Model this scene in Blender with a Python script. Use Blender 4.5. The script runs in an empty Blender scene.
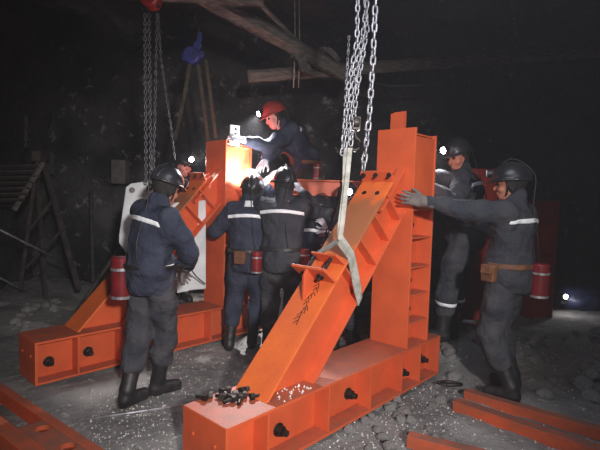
import bpy, bmesh, math, random
import numpy as np
from mathutils import Vector, Matrix
R = math.radians
random.seed(7); rng = np.random.RandomState(5)
S = bpy.context.scene
COL = S.collection

# ------------------------------------------------------------------ camera
F = 470.0; H = 1.5; PITCH = .0644; ROLL = .0284
fw = Vector((0, math.cos(PITCH), -math.sin(PITCH))); r0 = Vector((1, 0, 0)); u0 = r0.cross(fw)
cr = r0*math.cos(ROLL) + u0*math.sin(ROLL); cu = -r0*math.sin(ROLL) + u0*math.cos(ROLL)
cam = bpy.data.cameras.new('camera'); co = bpy.data.objects.new('camera', cam); COL.objects.link(co)
co.matrix_world = Matrix(((cr.x, cu.x, -fw.x, 0), (cr.y, cu.y, -fw.y, 0), (cr.z, cu.z, -fw.z, H), (0, 0, 0, 1)))
cam.sensor_width = 36; cam.lens = 36*F/600; cam.clip_start = .05
S.camera = co

def ray(px, py):
    return fw + cr*((px-300)/F) + cu*((225-py)/F)
def P(px, py, Y):
    d = ray(px, py); return Vector((0, 0, H)) + d*(Y/d.y)
def G(px, py, z=0):
    d = ray(px, py); return Vector((0, 0, H)) + d*((z-H)/d.z)

# ------------------------------------------------------------------ materials
def srgb(r, g, b):
    return tuple(((c/255)/12.92 if c/255 <= .04045 else ((c/255+.055)/1.055)**2.4) for c in (r, g, b)) + (1,)

def mat(name, a, b=None, scale=8, rough=.6, metal=0, bump=0, bscale=40, emit=None, estr=0, detail=6, lo=.35, hi=.65, coords='Object', spec=.5, stretch=None, dust=None, third=None):
    m = bpy.data.materials.new(name); m.use_nodes = True
    nt = m.node_tree; N = nt.nodes; L = nt.links
    bs = N['Principled BSDF']
    bs.inputs['Roughness'].default_value = rough; bs.inputs['Metallic'].default_value = metal
    bs.inputs['Specular IOR Level'].default_value = spec
    bs.inputs['Base Color'].default_value = a
    tc = N.new('ShaderNodeTexCoord'); src = tc.outputs[coords]
    if stretch:
        mp = N.new('ShaderNodeMapping'); mp.inputs['Scale'].default_value = stretch
        L.new(src, mp.inputs['Vector']); src = mp.outputs['Vector']
    out = None
    if b:
        nz = N.new('ShaderNodeTexNoise'); nz.inputs['Scale'].default_value = scale; nz.inputs['Detail'].default_value = detail
        L.new(src, nz.inputs['Vector'])
        cr_ = N.new('ShaderNodeValToRGB'); cr_.color_ramp.elements[0].position = lo; cr_.color_ramp.elements[1].position = hi
        cr_.color_ramp.elements[0].color = a; cr_.color_ramp.elements[1].color = b
        if third:
            e = cr_.color_ramp.elements.new(min(.98, hi+.08)); e.color = third
        L.new(nz.outputs['Fac'], cr_.inputs['Fac']); out = cr_.outputs['Color']
    if dust:   # settled dust on faces that point up: (colour, amount)
        ge = N.new('ShaderNodeNewGeometry'); sx = N.new('ShaderNodeSeparateXYZ'); L.new(ge.outputs['True Normal'], sx.inputs[0])
        mr = N.new('ShaderNodeMapRange'); mr.inputs['From Min'].default_value = .8; mr.inputs['From Max'].default_value = 1; mr.inputs['To Max'].default_value = dust[1]
        L.new(sx.outputs['Z'], mr.inputs['Value'])
        nz2 = N.new('ShaderNodeTexNoise'); nz2.inputs['Scale'].default_value = 9; nz2.inputs['Detail'].default_value = 8; L.new(src, nz2.inputs['Vector'])
        m1 = N.new('ShaderNodeMath'); m1.operation = 'MULTIPLY'; m1.use_clamp = True
        m2 = N.new('ShaderNodeMath'); m2.operation = 'MULTIPLY'; m2.inputs[1].default_value = 1.9; L.new(nz2.outputs['Fac'], m2.inputs[0])
        L.new(mr.outputs[0], m1.inputs[0]); L.new(m2.outputs[0], m1.inputs[1])
        mx = N.new('ShaderNodeMix'); mx.data_type = 'RGBA'; mx.inputs[7].default_value = dust[0]
        L.new(m1.outputs[0], mx.inputs[0])
        if out: L.new(out, mx.inputs[6])
        else: mx.inputs[6].default_value = a
        out = mx.outputs[2]
    if out: L.new(out, bs.inputs['Base Color'])
    if bump:
        nb = N.new('ShaderNodeTexNoise'); nb.inputs['Scale'].default_value = bscale; nb.inputs['Detail'].default_value = 5
        L.new(src, nb.inputs['Vector'])
        bp = N.new('ShaderNodeBump'); bp.inputs['Strength'].default_value = bump; bp.inputs['Distance'].default_value = .02 if bump < 1 else .06
        L.new(nb.outputs['Fac'], bp.inputs['Height']); L.new(bp.outputs['Normal'], bs.inputs['Normal'])
    if emit:
        bs.inputs['Emission Color'].default_value = emit; bs.inputs['Emission Strength'].default_value = estr
    return m

DUSTC = srgb(128, 88, 74)
ORANGE = mat('orange_paint', srgb(216, 96, 54), srgb(196, 86, 50), scale=5, rough=.48, bump=.08, bscale=60, dust=(DUSTC, .55), lo=.3, hi=.7, spec=.4)
ORANGE_DIRTY = mat('dusty_orange_paint', srgb(214, 90, 46), srgb(168, 84, 54), scale=4, rough=.6, bump=.1, bscale=70, dust=(DUSTC, .8), lo=.4, hi=.6)
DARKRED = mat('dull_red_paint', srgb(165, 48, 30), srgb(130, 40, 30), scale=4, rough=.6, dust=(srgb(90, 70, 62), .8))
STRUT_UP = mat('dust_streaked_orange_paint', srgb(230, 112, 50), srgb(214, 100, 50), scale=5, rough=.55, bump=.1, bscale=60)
def _stain(m):
    nt = m.node_tree; N = nt.nodes; L = nt.links; bs = N['Principled BSDF']; src = bs.inputs['Base Color'].links[0].from_socket
    tc = N.new('ShaderNodeTexCoord'); sx = N.new('ShaderNodeSeparateXYZ'); L.new(tc.outputs['Object'], sx.inputs[0])
    nz = N.new('ShaderNodeTexNoise'); nz.inputs['Scale'].default_value = 7; nz.inputs['Detail'].default_value = 7; L.new(tc.outputs['Object'], nz.inputs['Vector'])
    ad = N.new('ShaderNodeMath'); ad.operation = 'MULTIPLY_ADD'; ad.inputs[1].default_value = .35; L.new(nz.outputs['Fac'], ad.inputs[0]); L.new(sx.outputs['Z'], ad.inputs[2])
    a = N.new('ShaderNodeMapRange'); a.inputs['From Min'].default_value = 1.22; a.inputs['From Max'].default_value = 1.36; L.new(ad.outputs[0], a.inputs['Value'])
    b = N.new('ShaderNodeMapRange'); b.inputs['From Min'].default_value = 1.72; b.inputs['From Max'].default_value = 1.62; L.new(ad.outputs[0], b.inputs['Value'])
    mu = N.new('ShaderNodeMath'); mu.operation = 'MULTIPLY'; L.new(a.outputs[0], mu.inputs[0]); L.new(b.outputs[0], mu.inputs[1])
    m2 = N.new('ShaderNodeMath'); m2.operation = 'MULTIPLY'; m2.inputs[1].default_value = .7; L.new(mu.outputs[0], m2.inputs[0])
    mx = N.new('ShaderNodeMix'); mx.data_type = 'RGBA'; L.new(m2.outputs[0], mx.inputs[0]); L.new(src, mx.inputs[6]); mx.inputs[7].default_value = srgb(128, 98, 70)
    L.new(mx.outputs[2], bs.inputs['Base Color'])
_stain(STRUT_UP)
WHITE = mat('white_paint', srgb(225, 228, 228), srgb(200, 204, 205), scale=6, rough=.5, bump=.05)
NAVY = mat('navy_work_cloth', srgb(46, 50, 66), srgb(62, 66, 80), scale=7, rough=.9, bump=1, bscale=8, spec=.15)
SLATE = mat('grey_work_cloth', srgb(52, 55, 64), srgb(66, 66, 70), scale=7, rough=.9, bump=1, bscale=8, spec=.15)
GREY = mat('dusty_trouser_cloth', srgb(52, 54, 62), srgb(74, 73, 76), scale=7, rough=.95, bump=1, bscale=8, spec=.15)
DGREEN = mat('dark_green_trouser_cloth', srgb(48, 50, 46), srgb(60, 60, 54), scale=7, rough=.95, bump=1, bscale=8, spec=.15)
SKIN = mat('skin', srgb(188, 128, 104), srgb(172, 112, 90), scale=12, rough=.55)
SKINP = mat('flushed_skin', srgb(214, 150, 140), srgb(196, 130, 118), scale=12, rough=.55)
BLACKH = mat('black_helmet_plastic', srgb(34, 35, 40), srgb(48, 48, 52), scale=10, rough=.3, bump=.02)
REDH = mat('red_helmet_plastic', srgb(160, 62, 58), srgb(140, 54, 52), scale=10, rough=.3)
RUBBER = mat('black_rubber', srgb(22, 22, 25), srgb(46, 44, 44), scale=9, rough=.5, bump=.2, bscale=25)
GLOVE = mat('pale_cotton_glove', srgb(196, 196, 204), srgb(160, 160, 170), scale=20, rough=.95, bump=.3, bscale=90)
GLOVED = mat('grey_cotton_glove', srgb(120, 112, 108), srgb(90, 84, 82), scale=20, rough=.95, bump=.3, bscale=90)
REFL = mat('reflective_tape', srgb(238, 240, 244), rough=.35, emit=None)
LEATHER = mat('brown_leather', srgb(120, 78, 50), srgb(92, 58, 40), scale=15, rough=.7)
REDCAN = mat('red_canister_paint', srgb(128, 34, 38), srgb(100, 28, 32), scale=8, rough=.3)
STEEL = mat('galvanised_steel', srgb(190, 190, 194), srgb(135, 135, 140), scale=30, rough=.4, metal=.6)
DSTEEL = mat('dark_oily_steel', srgb(66, 58, 54), srgb(36, 33, 32), scale=30, rough=.45, metal=.6)
WOOD = mat('weathered_timber', srgb(128, 122, 116), srgb(84, 79, 74), scale=10, rough=.9, bump=.5, bscale=20, stretch=(1, 1, 6))
WOODD = mat('dark_timber', srgb(70, 64, 58), srgb(44, 40, 37), scale=10, rough=.9, bump=.5, bscale=20)
STEELD = mat('dull_chain_steel', srgb(120, 120, 124), srgb(80, 80, 84), scale=30, rough=.5, metal=.6)
WOODL = mat('pale_timber_slats', srgb(84, 78, 70), srgb(60, 54, 48), scale=10, rough=.9, bump=.4, bscale=30)
WEB = mat('white_webbing', srgb(196, 193, 184), srgb(144, 142, 130), scale=14, rough=.9, bump=.4, bscale=120)
WEBY = mat('faded_yellow_webbing', srgb(66, 58, 44), srgb(48, 43, 35), scale=14, rough=.9)
BLUE = mat('blue_hoist_paint', srgb(44, 50, 130), srgb(30, 34, 90), scale=10, rough=.5)
REDHO = mat('red_hoist_paint', srgb(190, 26, 34), srgb(150, 20, 28), scale=10, rough=.4)
LENS = mat('lit_headlamp_lens', srgb(255, 255, 255), emit=(1, .97, 1, 1), estr=30)
LENSD = mat('dim_headlamp_lens', srgb(200, 205, 220), rough=.1)
HAIR = mat('black_hair', srgb(26, 23, 22), srgb(40, 36, 34), scale=60, rough=.8, bump=.3, bscale=150)
EYE = mat('eye', srgb(30, 22, 20), rough=.2)
BLACKINK = mat('black_ink', srgb(46, 28, 24), rough=.8)
CARD = mat('grey_concrete_block', srgb(104, 102, 98), srgb(78, 76, 74), scale=8, rough=.95, bump=.4)
HOLE = DSTEEL
ROCKM = mat('grey_rock', srgb(176, 174, 170), srgb(120, 118, 116), scale=9, rough=.95, bump=.8, bscale=22)
CHIP = mat('pale_stone_chips', srgb(236, 232, 226), srgb(180, 176, 170), scale=20, rough=.95)
BLUEC = mat('blue_plastic_sheet', srgb(60, 66, 104), srgb(44, 46, 70), scale=8, rough=.4, bump=.5, bscale=12)
YEL = mat('yellow_plastic', srgb(186, 160, 70), rough=.5)
CLOTHR = mat('grey_rag', srgb(122, 120, 118), srgb(90, 88, 86), scale=10, rough=.95, bump=.4)

def rockmat(name, a, b, c, s1=1.6, s2=9, mesh=True, bumpd=.12):
    m = bpy.data.materials.new(name); m.use_nodes = True
    nt = m.node_tree; N = nt.nodes; L = nt.links; bs = N['Principled BSDF']; bs.inputs['Roughness'].default_value = .95
    bs.inputs['Specular IOR Level'].default_value = .2
    tc = N.new('ShaderNodeTexCoord')
    n1 = N.new('ShaderNodeTexNoise'); n1.inputs['Scale'].default_value = s1; n1.inputs['Detail'].default_value = 8; L.new(tc.outputs['Object'], n1.inputs['Vector'])
    n2 = N.new('ShaderNodeTexNoise'); n2.inputs['Scale'].default_value = s2; n2.inputs['Detail'].default_value = 10; n2.inputs['Roughness'].default_value = .7; L.new(tc.outputs['Object'], n2.inputs['Vector'])
    r1 = N.new('ShaderNodeValToRGB'); r1.color_ramp.elements[0].position = .35; r1.color_ramp.elements[1].position = .68
    r1.color_ramp.elements[0].color = a; r1.color_ramp.elements[1].color = b; L.new(n1.outputs['Fac'], r1.inputs['Fac'])
    r2 = N.new('ShaderNodeValToRGB'); r2.color_ramp.elements[0].position = .58; r2.color_ramp.elements[1].position = .72
    r2.color_ramp.elements[0].color = (0, 0, 0, 1); r2.color_ramp.elements[1].color = (1, 1, 1, 1); L.new(n2.outputs['Fac'], r2.inputs['Fac'])
    mx = N.new('ShaderNodeMix'); mx.data_type = 'RGBA'; L.new(r2.outputs['Color'], mx.inputs[0]); L.new(r1.outputs['Color'], mx.inputs[6]); mx.inputs[7].default_value = c
    L.new(mx.outputs[2], bs.inputs['Base Color'])
    bp = N.new('ShaderNodeBump'); bp.inputs['Strength'].default_value = .9; bp.inputs['Distance'].default_value = bumpd
    L.new(n2.outputs['Fac'], bp.inputs['Height']); L.new(bp.outputs['Normal'], bs.inputs['Normal'])
    return m
ROCKW = rockmat('dark_rock_wall', srgb(48, 46, 48), srgb(80, 77, 79), srgb(112, 108, 108))
ROCKL = rockmat('shotcrete_wall', srgb(44, 43, 45), srgb(104, 102, 102), srgb(196, 192, 188), s1=1.3, s2=5, bumpd=.25)
ROCKC = rockmat('dark_rock_roof', srgb(70, 67, 67), srgb(108, 104, 102), srgb(150, 145, 142), s1=1.2, s2=5)
FLOORM = rockmat('dusty_concrete_floor', srgb(118, 117, 117), srgb(166, 164, 161), srgb(232, 229, 222), s1=1.8, s2=17, bumpd=.05)

# ------------------------------------------------------------------ object helpers
def tag(o, label=None, cat=None, group=None, kind=None):
    if label: o['label'] = label
    if cat: o['category'] = cat
    if group: o['group'] = group
    if kind: o['kind'] = kind
    return o
def empty(name, loc=(0, 0, 0), rz=0, parent=None):
    o = bpy.data.objects.new(name, None); COL.objects.link(o); o.location = loc; o.rotation_euler = (0, 0, rz); o.parent = parent
    o.empty_display_size = .1
    return o
def link(name, me, m, parent=None, smooth=False, bevel=0, loc=None):
    o = bpy.data.objects.new(name, me); COL.objects.link(o); o.parent = parent
    if m: me.materials.append(m)
    if smooth:
        me.polygons.foreach_set('use_smooth', [True]*len(me.polygons))
    if loc is not None: o.location = loc
    if bevel:
        b = o.modifiers.new('bevel', 'BEVEL'); b.width = bevel; b.segments = 2; b.limit_method = 'ANGLE'
    return o
class MB:
    def __init__(s): s.v = []; s.f = []
    def add(s, vs, fs):
        n = len(s.v); s.v += [tuple(v) for v in vs]; s.f += [tuple(i+n for i in f) for f in fs]; return s
    def box(s, lo, hi):
        x0, y0, z0 = lo; x1, y1, z1 = hi
        return s.add([(x0, y0, z0), (x1, y0, z0), (x1, y1, z0), (x0, y1, z0), (x0, y0, z1), (x1, y0, z1), (x1, y1, z1), (x0, y1, z1)],
                     [(0, 3, 2, 1), (4, 5, 6, 7), (0, 1, 5, 4), (1, 2, 6, 5), (2, 3, 7, 6), (3, 0, 4, 7)])
    def prism(s, pts, vec):      # polygon (3D points) pushed along a vector
        n = len(pts); vec = Vector(vec); a = [Vector(p) for p in pts]; b = [p+vec for p in a]
        return s.add(a+b, [tuple(range(n))[::-1], tuple(range(n, 2*n))]+[(i, (i+1) % n, n+(i+1) % n, n+i) for i in range(n)])
    def beam(s, a, b, w, h, up=(0, 0, 1)):
        a = Vector(a); b = Vector(b); d = (b-a).normalized(); sx = d.cross(Vector(up)).normalized(); uz = sx.cross(d)
        q = [a+sx*i*w/2+uz*j*h/2 for i, j in ((-1, -1), (1, -1), (1, 1), (-1, 1))]
        return s.prism(q, b-a)
    def cyl(s, a, b, r, n=16, r2=None):
        a = Vector(a); b = Vector(b); d = (b-a).normalized(); r2 = r if r2 is None else r2
        sx = d.orthogonal().normalized(); sy = d.cross(sx)
        c = [(math.cos(2*math.pi*i/n), math.sin(2*math.pi*i/n)) for i in range(n)]
        return s.add([a+(sx*x+sy*y)*r for x, y in c]+[b+(sx*x+sy*y)*r2 for x, y in c],
                     [tuple(range(n))[::-1], tuple(range(n, 2*n))]+[(i, (i+1) % n, n+(i+1) % n, n+i) for i in range(n)])
    def tube(s, pts, r, n=8):
        pts = [Vector(p) for p in pts]; rings = []; prev = None; vs = []; fs = []
        for i, p in enumerate(pts):
            d = (pts[min(i+1, len(pts)-1)]-pts[max(i-1, 0)]).normalized()
            sx = d.orthogonal().normalized() if prev is None else (prev-d*prev.dot(d)).normalized()
            prev = sx; sy = d.cross(sx)
            vs += [p+(sx*math.cos(2*math.pi*k/n)+sy*math.sin(2*math.pi*k/n))*r for k in range(n)]
        for i in range(len(pts)-1):
            for k in range(n): fs.append((i*n+k, i*n+(k+1) % n, (i+1)*n+(k+1) % n, (i+1)*n+k))
        fs += [tuple(range(n))[::-1], tuple((len(pts)-1)*n+k for k in range(n))]
        return s.add(vs, fs)
    def ribbon(s, pts, w, side, th=.004):   # flat strap with thickness
        pts = [Vector(p) for p in pts]; vs = []; fs = []
        for i, p in enumerate(pts):
            d = (pts[min(i+1, len(pts)-1)]-pts[max(i-1, 0)]).normalized()
            sd = Vector(side[i] if isinstance(side, list) else side); sd = (sd-d*sd.dot(d)).normalized(); n = d.cross(sd)
            vs += [p+sd*w/2+n*th/2, p-sd*w/2+n*th/2, p-sd*w/2-n*th/2, p+sd*w/2-n*th/2]
        for i in range(len(pts)-1):
            for k in range(4): fs.append((i*4+k, i*4+(k+1) % 4, (i+1)*4+(k+1) % 4, (i+1)*4+k))
        fs += [(3, 2, 1, 0), tuple((len(pts)-1)*4+k for k in range(4))]
        return s.add(vs, fs)
    def mesh(s, name='m'):
        me = bpy.data.meshes.new(name); me.from_pydata(s.v, [], s.f); me.update()
        bm = bmesh.new(); bm.from_mesh(me); bmesh.ops.recalc_face_normals(bm, faces=bm.faces); bm.to_mesh(me); bm.free()
        return me
    def build(s, name, m, parent=None, **k): return link(name, s.mesh(name), m, parent, **k)

def smooth_path(pts, n=10):
    pts = [Vector(p) for p in pts]; out = []
    for i in range(len(pts)-1):
        p0 = pts[max(i-1, 0)]; p1 = pts[i]; p2 = pts[i+1]; p3 = pts[min(i+2, len(pts)-1)]
        for k in range(n):
            t = k/n
            out.append(.5*((2*p1)+(p2-p0)*t+(2*p0-5*p1+4*p2-p3)*t*t+(-p0+3*p1-3*p2+p3)*t**3))
    return out+[pts[-1]]

# ------------------------------------------------------------------ distance-field meshing for bodies and clothes
def nets(fn, lo, hi, res):
    lo = np.array(lo, float); hi = np.array(hi, float)
    n = np.maximum(np.ceil((hi-lo)/res).astype(int)+1, 4)
    ax = [lo[i]+np.arange(n[i])*res for i in range(3)]
    Q = 4; nb = [-(-(k-1)//Q) for k in n]; h = Q*res
    cx = np.stack(np.meshgrid(*[lo[i]+np.arange(nb[i]+1)*h for i in range(3)], indexing='ij'), -1)
    C0 = fn(cx.reshape(-1, 3)).reshape(cx.shape[:3])
    mn = np.full(nb, 1e9)
    for o in np.ndindex(2, 2, 2):
        mn = np.minimum(mn, np.abs(C0[o[0]:o[0]+nb[0], o[1]:o[1]+nb[1], o[2]:o[2]+nb[2]]))
    near = mn < .95*h+.014
    D = np.repeat(np.repeat(np.repeat(C0[:-1, :-1, :-1], Q, 0), Q, 1), Q, 2)
    D = np.pad(D, 1, mode='edge')[1:, 1:, 1:][:n[0], :n[1], :n[2]].copy()
    pad = np.zeros([k+2 for k in nb], bool); pad[1:-1, 1:-1, 1:-1] = near
    nm = np.zeros_like(near)
    act0 = np.repeat(np.repeat(np.repeat(near, Q, 0), Q, 1), Q, 2); a2 = np.zeros([k*Q+1 for k in nb], bool)
    for o in np.ndindex(2, 2, 2): a2[o[0]:o[0]+act0.shape[0], o[1]:o[1]+act0.shape[1], o[2]:o[2]+act0.shape[2]] |= act0
    a2 = a2[:n[0], :n[1], :n[2]]; ij = np.argwhere(a2)
    D[a2] = fn(lo+ij*res)
    D[0, :, :] = D[-1, :, :] = D[:, 0, :] = D[:, -1, :] = D[:, :, 0] = D[:, :, -1] = res
    I = D < 0
    cs = tuple(k-1 for k in n)
    sump = np.zeros(cs+(3,)); cnt = np.zeros(cs)
    base = np.stack(np.meshgrid(*[np.arange(k) for k in cs], indexing='ij'), -1).astype(float)
    def sl(o): return tuple(slice(o[i], o[i]+cs[i]) for i in range(3))
    for a in range(3):
        for b1 in (0, 1):
            for b2 in (0, 1):
                o = [0, 0, 0]; oth = [k for k in range(3) if k != a]; o[oth[0]] = b1; o[oth[1]] = b2; e = list(o); e[a] = 1
                d0 = D[sl(o)]; d1 = D[sl(e)]; mk = (d0 < 0) != (d1 < 0)
                t = np.where(mk, d0/np.where(mk, d0-d1, 1), 0)
                pt = base+np.array(o, float); pt[..., a] += t
                sump += pt*mk[..., None]; cnt += mk
    act = cnt > 0
    idx = -np.ones(cs, int); idx[act] = np.arange(act.sum())
    V = lo+(sump[act]/cnt[act][:, None])*res
    faces = []
    for a in range(3):
        o1, o2 = [k for k in range(3) if k != a]
        s0 = [slice(1, n[k]-1) for k in range(3)]; s0[a] = slice(0, n[a]-1); s1 = list(s0); s1[a] = slice(1, n[a])
        A = I[tuple(s0)]; B = I[tuple(s1)]; ch = A != B
        ii = np.argwhere(ch)
        if not len(ii): continue
        off = np.zeros(3, int); off[o1] = 1; off[o2] = 1; ii = ii+off
        def cid(da, db):
            q = ii.copy(); q[:, o1] += da; q[:, o2] += db; return idx[q[:, 0], q[:, 1], q[:, 2]]
        q = np.stack([cid(-1, -1), cid(0, -1), cid(0, 0), cid(-1, 0)], 1)
        fl = A[ch]
        if a == 1: fl = ~fl
        q[~fl] = q[~fl][:, ::-1]
        faces.append(q)
    Fc = np.concatenate(faces)
    return V, Fc
def npmesh(name, V, Fc):
    me = bpy.data.meshes.new(name); me.from_pydata(V.tolist(), [], Fc.tolist()); me.update(); return me
A_ = lambda v: np.array(v, float)
def cone(p, a, b, ra, rb):
    a = A_(a); b = A_(b); ab = b-a; t = np.clip(((p-a)@ab)/(ab@ab), 0, 1)
    return np.linalg.norm(p-(a+t[..., None]*ab), axis=-1)-(ra+(rb-ra)*t)
def ell(p, c, r, M=None):
    q = p-A_(c)
    if M is not None: q = q@M
    r = A_(r); return (np.linalg.norm(q/r, axis=-1)-1)*r.min()
def smin(a, b, k=.03):
    h = np.clip(.5+.5*(b-a)/k, 0, 1); return b*(1-h)+a*h-k*h*(1-h)
def smax(a, b, k=.02): return -smin(-a, -b, k)
def wrinkle(p, amp, s=1., seed=0):
    x, y, z = p[..., 0]*s, p[..., 1]*s, p[..., 2]*s
    w = np.sin(7*x+3*z+seed)+np.sin(6*y-4*z+2*seed)
    return amp*(np.sin(26*z+9*x+3.5*w+seed)+.7*np.sin(34*x-15*z+20*y+3*w)+.5*np.sin(48*y+22*z+2.5*w+1.7*seed))
def tube_sdf(p, pts, rads, k=.03):
    d = None
    for i in range(len(pts)-1):
        e = cone(p, pts[i], pts[i+1], rads[i], rads[i+1]); d = e if d is None else smin(d, e, k)
    return d

def ik(a, t, l1, l2, hint):
    a = Vector(a); t = Vector(t); v = t-a; d = v.length
    mx = (l1+l2)*.998
    if d > mx: t = a+v*(mx/d); v = t-a; d = mx
    x = (l1*l1-l2*l2+d*d)/(2*d); h = math.sqrt(max(l1*l1-x*x, 0)); n = v.normalized()
    hv = Vector(hint); hv = (hv-n*hv.dot(n)).normalized()
    return a+n*x+hv*h, t
def bounds(pts, pad):
    a = np.array([tuple(p) for p in pts]); return a.min(0)-pad, a.max(0)+pad

def glove_mesh(w, d, palm, side, curl, sc=1.):
    # w wrist, d hand direction, palm = palm normal, side +1 thumb towards cross(d,palm)
    d = Vector(d).normalized(); pn = Vector(palm); pn = (pn-d*pn.dot(d)).normalized(); sx = d.cross(pn)*side
    w = Vector(w)
    def L(x, y, z): return w+(sx*x+d*y+pn*z)*sc      # x thumb side, y along, z palm side
    M = np.array([tuple(sx), tuple(d), tuple(pn)]).T
    fingers = []
    for x, ln in ((.032, .072), (.011, .082), (-.011, .076), (-.031, .060)):
        pts = [L(x*.8, .06, 0), L(x, .092, 0)]; ang = 0; cur = (.092, 0)
        for k, fr in enumerate((.45, .32, .26)):
            ang += curl*(.5 if k == 0 else .8)
            cur = (cur[0]+math.cos(ang)*ln*fr, cur[1]+math.sin(ang)*ln*fr); pts.append(L(x*(1.12+.08*k), cur[0], cur[1]))
        fingers.append(pts)
    thumb = [L(.02, .025, .005), L(.045, .05, .014), L(.062, .078, .026+curl*.01), L(.064, .102, .036+curl*.02)]
    allp = [q for f in fingers for q in f]+thumb+[w-d*.05]
    lo, hi = bounds(allp, .04)
    def fn(p):
        g = ell(p, L(0, .05, 0), (.045*sc, .058*sc, .019*sc), M)
        g = smin(g, cone(p, w-d*.05, w+d*.015, .041*sc, .031*sc), .02)
        for f in fingers: g = np.minimum(g, smin(tube_sdf(p, f, [.011*sc, .0105*sc, .0098*sc, .009*sc, .008*sc], .004), g, .006))
        g = smin(g, tube_sdf(p, thumb, [.015*sc, .0135*sc, .0115*sc, .0095*sc], .006), .010)
        return g
    return nets(fn, lo, hi, .0058)

def head_sdf(p, c, M, sc=1.):
    q = ((p-A_(c))@M)/sc     # local x right, y front, z up
    g = ell(q, (0, -.012, .035), (.077, .096, .092))
    g = smin(g, ell(q, (0, .012, -.035), (.062, .078, .075)), .03)
    g = smin(g, ell(q, (0, .048, -.088), (.034, .034, .026)), .03)
    g = smin(g, cone(q, (0, .088, .012), (0, .108, -.026), .009, .014), .012)
    g = smin(g, ell(q, (0, .084, .028), (.052, .014, .011)), .012)
    for s in (-1, 1):
        g = smax(g, -ell(q, (s*.031, .102, .008), (.017, .016, .011)), .010)
        g = smin(g, ell(q, (s*.044, .062, -.03), (.022, .02, .02)), .02)
        g = smin(g, ell(q, (s*.079, -.006, -.004), (.010, .021, .032)), .008)
    g = smin(g, ell(q, (0, .088, -.058), (.024, .012, .0065)), .006)
    g = smin(g, ell(q, (0, .085, -.070), (.020, .012, .0065)), .006)
    return g*sc

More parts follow.
